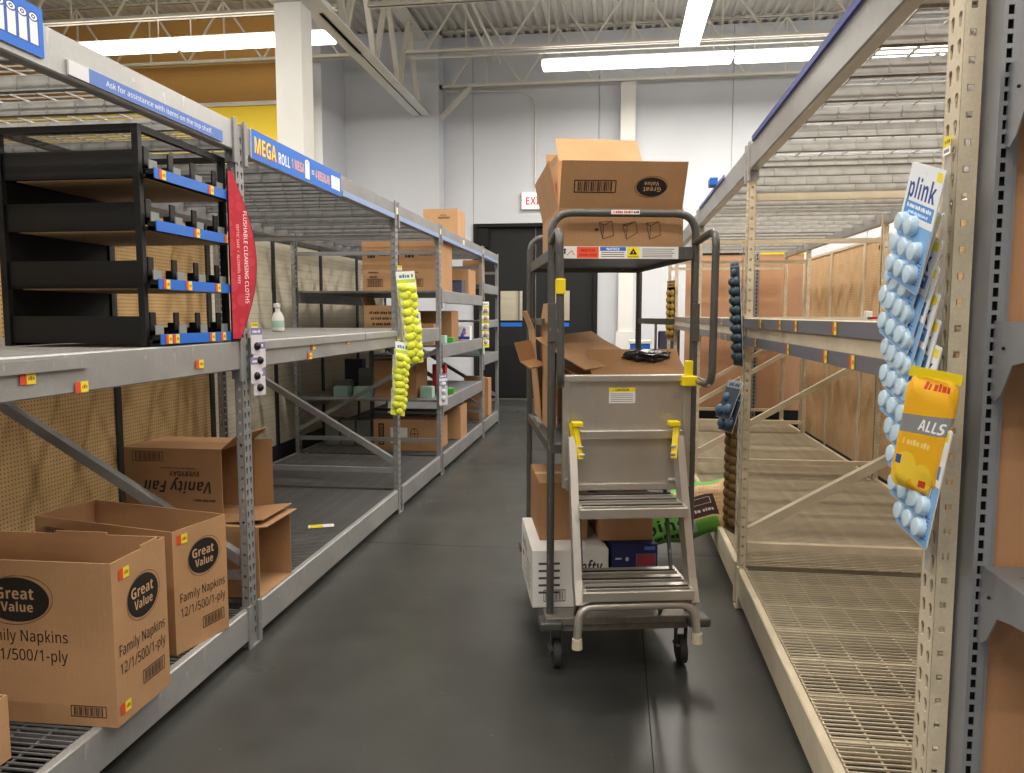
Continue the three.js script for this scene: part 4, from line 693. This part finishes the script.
// ---------- step ladder cart ----------
const CART = [0.03, 0, -3.28], CT = R(11.5);
{
  const t = thing('ladder_cart', 'grey stocking cart with folding aluminium step ladder and yellow brackets', 'cart', CART, CT);
  const L = 1.05, X = 0.305, S = M.cartSteel;
  obj('deck', [rbox(0.66, 0.035, L + 0.08, 0.006, 0, 0.222, -L / 2), box(0.58, 0.03, 0.004, 0, 0.19, 0.02)], M.aluDark, t);
  for (const [x, z] of [[-0.31, 0.03], [0.33, 0.03], [-0.31, -L - 0.02], [0.33, -L - 0.02]]) obj('bumper', rbox(0.1, 0.04, 0.1, 0.012, x, 0.216, z), S, t);
  for (const [x, z] of [[-0.277, -0.02], [0.277, -0.02], [-0.277, -L + 0.02], [0.277, -L + 0.02]]) {
    const c = obj('caster', [rbox(0.06, 0.012, 0.08, 0.003, x, 0.192, z), box(0.004, 0.12, 0.045, x - 0.022, 0.13, z - 0.005), box(0.004, 0.12, 0.045, x + 0.022, 0.13, z - 0.005), cyl(0.008, 0.06, x, 0.063, z, 'x', 10), rbox(0.02, 0.012, 0.06, 0.003, x - 0.03, 0.1, z + 0.03)], S, t);
    obj('wheel', [cyl(0.062, 0.03, x, 0.063, z, 'x', 28), cyl(0.045, 0.036, x, 0.063, z, 'x', 20)], M.caster, c);
  }
  for (const [z, nm] of [[-0.02, 'front_frame'], [-L, 'rear_frame']]) obj(nm, [tube([[-X, 0.235, z], [-X, 1.955, z], [X, 1.955, z], [X, 0.235, z]], 0.0165, 0.09, 10)], S, t);
  for (const s of [-1, 1]) { obj('side_rail', [bar([s * X, 0.965, -0.02], [s * X, 0.965, -L], 0.02, 0.04), bar([s * X, 1.5, -0.35], [s * X, 1.5, -L], 0.016, 0.03)], S, t); obj('hook_plate', rbox(0.034, 0.16, 0.006, 0.002, s * X, 1.5, 0.002), S, t); }
  const top = obj('top_shelf', [rbox(0.6, 0.006, L, 0.002, 0, 1.79, -L / 2), rbox(0.575, 0.052, 0.006, 0.002, 0, 1.79, 0.0), rbox(0.6, 0.05, 0.006, 0.002, 0, 1.79, -L), rbox(0.006, 0.05, L, 0.002, -0.3, 1.79, -L / 2), rbox(0.006, 0.05, L, 0.002, 0.3, 1.79, -L / 2)], S, t);
  decal('warning_labels', P.warn, 0.49, 0.05, top, [-0.02, 1.79, 0.0045]);
  obj('middle_shelf', [rbox(0.6, 0.006, L - 0.02, 0.002, 0, 0.965, -L / 2), rbox(0.6, 0.04, 0.006, 0.002, 0, 0.965, -0.005)], S, t);
  decal('maker_label', P.hoopTag, 0.12, 0.018, t, [0, 1.957, 0.0015 - 0.0025]);
  for (const s of [-1, 1]) obj('hand_rail', tube([[s * X, 1.835, -0.02], [s * X - 0.002, 1.862, 0.25], [s * X * 0.98, 1.25, 0.25], [s * X * 0.92, 1.27, 0.07]], 0.0155, 0.07, 10), S, t);
  obj('rail_clip', rbox(0.036, 0.06, 0.04, 0.005, -X + 0.002, 1.64, 0.255), M.yellowPlastic, t);
  // folded platform plate
  const A = M.alu, pz = 0.08;
  const pl = obj('platform_plate', [rbox(0.53, 0.475, 0.004, 0.001, -0.003, 1.048, pz - 0.01), rbox(0.54, 0.028, 0.04, 0.005, -0.003, 1.273, pz), rbox(0.03, 0.46, 0.03, 0.004, -0.255, 1.045, pz), rbox(0.03, 0.46, 0.03, 0.004, 0.25, 1.045, pz), rbox(0.47, 0.036, 0.03, 0.005, -0.003, 1.04, pz + 0.012), rbox(0.5, 0.03, 0.03, 0.004, -0.003, 0.82, pz)], A, t);
  decal('caution_label', P.caution, 0.11, 0.065, pl, [-0.02, 1.2, pz - 0.0065]);
  obj('bolt', [cyl(0.008, 0.01, 0.2, 1.2, pz - 0.005, 'z', 8), cyl(0.01, 0.03, -0.25, 0.85, pz + 0.015, 'z', 8), cyl(0.012, 0.04, 0.19, 0.845, pz + 0.01, 'x', 8)], A, pl);
  obj('corner_clip', [rbox(0.06, 0.04, 0.06, 0.004, 0.25, 1.262, pz + 0.02), rbox(0.03, 0.07, 0.03, 0.004, 0.25, 1.31, pz + 0.02)], M.yellowPlastic, t);
  obj('latch_arm', bar([0.27, 1.27, pz + 0.02], [0.295, 1.255, 0.24], 0.012), A, t);
  // ladder
  const ld = new THREE.Group(); ld.name = 'step_ladder'; t.add(ld);
  for (const s of [-1, 1]) {
    const xs = s < 0 ? -0.236 : 0.204;
    obj('stile', [bar([xs, 1.03, 0.12], [xs + s * 0.004, 0.47, 0.33], 0.03, 0.07), bar([xs + s * 0.004, 0.5, 0.33], [xs + s * 0.004, 0.42, 0.37], 0.03, 0.06)], A, ld);
    obj('yellow_bracket', [bar([xs - s * 0.005, 1.095, 0.125], [xs - s * 0.005 - s * 0.02, 0.95, 0.165], 0.024, 0.03), rbox(0.045, 0.02, 0.05, 0.004, xs - s * 0.02, 1.09, 0.13)], M.yellowPlastic, ld);
    obj('bracket_bolt', [cyl(0.006, 0.02, xs - s * 0.03, 1.0, 0.165, 'x', 8), cyl(0.006, 0.02, xs - s * 0.035, 0.97, 0.175, 'x', 8)], A, ld);
  }
  for (const [y, z0, z1] of [[0.78, 0.03, 0.3], [0.485, 0.12, 0.4]]) {
    const n = 3, dz = (z1 - z0) / n;
    const tr = obj('tread', [...seq(n, i => rbox(0.415, 0.014, dz * 0.62, 0.003, -0.016, y, z0 + dz * (i + 0.5))), rbox(0.43, 0.038, 0.018, 0.004, -0.016, y - 0.016, z1 + 0.006), rbox(0.415, 0.012, dz * n, 0.003, -0.016, y - 0.035, (z0 + z1) / 2), rbox(0.012, 0.045, z1 - z0, 0.003, -0.222, y - 0.016, (z0 + z1) / 2), rbox(0.012, 0.045, z1 - z0, 0.003, 0.19, y - 0.016, (z0 + z1) / 2)], A, ld);
    for (let i = 0; i < n; i++) obj('grip_strip', rbox(0.4, 0.004, dz * 0.16, 0.001, -0.016, y + 0.008, z0 + dz * (i + 0.72)), M.rubber, tr);
  }
  obj('foot_tube', tube([[-0.25, 0.29, 0.4], [-0.24, 0.425, 0.39], [0.205, 0.425, 0.39], [0.215, 0.3, 0.4]], 0.0165, 0.06, 10), A, ld);
  for (const [x, y] of [[-0.25, 0.285], [0.215, 0.295]]) obj('rubber_foot', cyl(0.021, 0.04, x, y, 0.4, 'y', 14, 0.019), M.galvBeige, ld);
  for (const x of [-0.2, 0.17]) obj('link_arm', [bar([x, 0.44, 0.2], [x, 0.8, 0.06], 0.012, 0.02), bar([x, 0.44, 0.2], [x, 0.245, 0.01], 0.012, 0.02)], S, ld);
}
function onCart(o, x, y, z, turn = 0) { const c = Math.cos(CT), s = Math.sin(CT); o.position.set(CART[0] + x * c + z * s, y, CART[2] - x * s + z * c); o.rotation.y = CT + turn; return o; }
{ // large open box on the top shelf
  const o = carton('cardboard_box', 'large open box on top of the cart with upside-down Great Value flap', { w: 0.54, h: 0.19, d: 0.62, mat: M.card, group: 'boxes on the cart', flaps: [['+z', 24, 0.2], ['-x', 12, 0.2], ['+x', -10, 0.16], ['-z', 20, 0.2]] }, [0, 0, 0]);
  onCart(o, 0.0, 1.794, -0.4); decal('print', P.carton, 0.5, 0.11, o, [0, 0.1, 0.3115]);
  const p = decal('print', P.topFlap, 0.53, 0.19, o, [0, 0.19 + 0.1 * Math.cos(R(24)) + 0.0045 * -Math.sin(R(24)) , 0.3075 + 0.1 * Math.sin(R(24)) + 0.0045 * Math.cos(R(24))]); p.rotation.x = R(24); p.position.y += -0.0; 
  const q = carton('cardboard_box', 'smaller box with raised lid behind the big flap on the cart', { w: 0.4, h: 0.42, d: 0.34, mat: M.cardLight, group: 'boxes on the cart', flaps: [['-z', 5, 0.1], ['+z', -40, 0.16], ['-x', 8, 0.03]] }, [0, 0, 0]);
  onCart(q, -0.055, 1.802, -0.5, 0.06);
}
function sheet(label, w, h, pos, rot, mat = M.card, fold = 0) {
  const o = thing('cardboard_sheet', label, 'cardboard sheet', [0, 0, 0], 0, 'flattened cardboard on the cart'); onCart(o, ...pos); o.rotation.set(rot[0], CT + rot[1], rot[2], 'YXZ');
  obj('panel', box(w, h, 0.006), mat, o); obj('fold', [box(w, 0.1, 0.006).translate(0, 0.05, 0).rotateX(fold || 0.5).translate(0, h / 2, 0)], mat, o); return o;
}
sheet('flattened box standing upright at the left side of the cart', 0.42, 0.5, [-0.272, 1.24, -0.55], [0, Math.PI / 2, 0], M.card, 0.15);
sheet('second upright cardboard flat behind the left cart post', 0.5, 0.4, [-0.235, 1.19, -0.65], [0.02, Math.PI / 2, 0], M.cardDark, 0.2);
sheet('third upright cardboard flat nearest the left cart edge', 0.3, 0.46, [-0.3, 1.23, -0.8], [-0.08, Math.PI / 2, 0], M.cardLight, -0.3);
sheet('curled cardboard piece sticking out left of the cart', 0.12, 0.07, [-0.325, 1.29, -0.62], [-1.1, 0.6, 0.2], M.cardDark, 0.8);
sheet('sloping flattened box on top of the middle shelf pile', 0.34, 0.3, [-0.06, 1.35, -0.36], [-1.25, 0.25, 0.26], M.card, 0.1);
sheet('narrow flattened box across the middle shelf pile', 0.42, 0.18, [0.1, 1.288, -0.17], [-1.2, -0.08, 0.03], M.cardDark, 0.15);
sheet('dark flattened box under the sloping one on the cart', 0.4, 0.3, [0.1, 1.3, -0.5], [-1.45, 0.15, -0.05], M.cardDark, 0.1);
{ const o = carton('cardboard_box', 'box filling the middle shelf of the cart behind the aluminium plate', { w: 0.44, h: 0.3, d: 0.7, mat: M.cardDark, group: 'boxes on the cart' }, [0, 0, 0]); onCart(o, 0.045, 0.968, -0.5); }
{ const o = thing('plastic_wrap', 'crumpled black plastic among the cardboard on the cart', 'plastic bag', [0, 0, 0]); onCart(o, 0.17, 1.34, -0.3); const g = new THREE.IcosahedronGeometry(1, 3), p = g.attributes.position; for (let i = 0; i < p.count; i++) { const x = p.getX(i), y = p.getY(i), z = p.getZ(i), k = 1 + 0.18 * Math.sin(x * 9 + y * 5) * Math.cos(z * 8 - y * 6); p.setXYZ(i, x * 0.12 * k, y * 0.035 * k, z * 0.09 * k); } g.computeVertexNormals(); obj('film', g, std({ color: 0x202022, roughness: 0.25 }), o); }
{ // cases on the lower deck
  const o = thing('case', 'white printed case on the lower deck of the cart', 'box', [0, 0, 0], 0, 'boxes on the cart'); onCart(o, -0.208, 0.241, -0.36, 0);
  obj('body', rbox(0.34, 0.26, 0.56, 0.004, 0, 0.13, 0), std({ map: speckle('#e4e2dd', 0.06, 6, 1), roughness: 0.7 }), o); decal('print', P.hefty, 0.33, 0.25, o, [0, 0.13, 0.2815]); decal('print', P.heftySide, 0.54, 0.25, o, [-0.1715, 0.13, 0], -Math.PI / 2);
  const n = thing('case', 'navy printed case on the lower deck of the cart', 'box', [0, 0, 0], 0, 'boxes on the cart'); onCart(n, 0.085, 0.241, -0.36);
  obj('body', rbox(0.21, 0.27, 0.5, 0.004, 0, 0.135, 0), M.navy, n); decal('print', P.navyBox, 0.205, 0.1, n, [0, 0.21, 0.2515]);
  const c1 = carton('cardboard_box', 'tall brown carton on the white case, left side of the cart', { w: 0.22, h: 0.26, d: 0.46, mat: M.cardDark, closed: true, group: 'boxes on the cart' }, [0, 0, 0]); onCart(c1, -0.22, 0.503, -0.46);
  const c2 = carton('cardboard_box', 'brown carton on the cart behind the ladder steps', { w: 0.24, h: 0.2, d: 0.44, mat: M.card, closed: true, group: 'boxes on the cart' }, [0, 0, 0]); onCart(c2, 0.06, 0.513, -0.39);
}
{ // bag of pellets leaning against the right rack
  const g = new THREE.SphereGeometry(1, 40, 28), p = g.attributes.position, uv = g.attributes.uv, f = (q, e) => Math.sign(q) * Math.pow(Math.abs(q), e);
  for (let i = 0; i < p.count; i++) { const x = f(p.getX(i), 0.5), y = f(p.getY(i), 0.5), z = p.getZ(i), e = Math.max(Math.abs(x), Math.abs(y)); p.setXYZ(i, x * 0.33, y * 0.165 + 0.012 * Math.sin(x * 8), z * 0.1 * (1 - 0.5 * e ** 5) + 0.006 * Math.sin(x * 14 + y * 11)); uv.setXY(i, x * 0.5 + 0.5, y * 0.5 + 0.5); }
  g.computeVertexNormals();
  const t = thing('pellet_bag', 'green and clear bag of pine pellets leaning on the right rack', 'bag', [0.47, 0.275, -4.95]); t.rotation.set(-0.3, -0.05, 0.32, 'YXZ');
  const b = new THREE.Mesh(g, P.pine); b.name = 'body'; b.castShadow = b.receiveShadow = true; t.add(b);
  obj('seam', [box(0.012, 0.28, 0.012, 0.33, 0, 0), box(0.012, 0.28, 0.012, -0.33, 0, 0)], M.green, t);
}
// ---------- beyond the cart, by the back wall ----------
{ const t = thing('blue_bin', 'blue bin with white rim near the back wall beyond the cart', 'bin', [0.36, 0, -12.2]); obj('body', [rbox(0.3, 1.1, 0.4, 0.02, 0, 0.55, 0)], M.blue, t); obj('rim', rbox(0.34, 0.05, 0.44, 0.01, 0, 1.12, 0), M.white, t); }
{ const t = thing('merchandise_stand', 'dark brown stand beyond the cart near the back wall', 'stand', [0.76, 0, -12]); obj('side', [rbox(0.02, 1.45, 0.4, 0.004, -0.17, 0.725, 0), rbox(0.02, 1.45, 0.4, 0.004, 0.17, 0.725, 0)], std({ color: 0x4a2f22, roughness: 0.6 }), t); for (const y of [0.2, 0.6, 1.0, 1.43]) obj('shelf', rbox(0.32, 0.02, 0.4, 0.004, 0, y, 0), std({ color: 0x4a2f22, roughness: 0.6 }), t); obj('stock', [rbox(0.26, 0.28, 0.2, 0.02, 0, 1.152, 0), rbox(0.24, 0.3, 0.2, 0.02, 0, 0.762, 0)], M.slate, t); }
{ const t = thing('bracelet_strap', 'small red tag lying on the right middle shelf', 'tag', [1.2, 1.513, -3.6]); obj('band', rbox(0.22, 0.012, 0.03, 0.003, 0, 0.006, 0), M.red, t); obj('clasp', rbox(0.03, 0.035, 0.03, 0.003, -0.1, 0.018, 0), M.white, t); }
renderer.render(scene, camera);
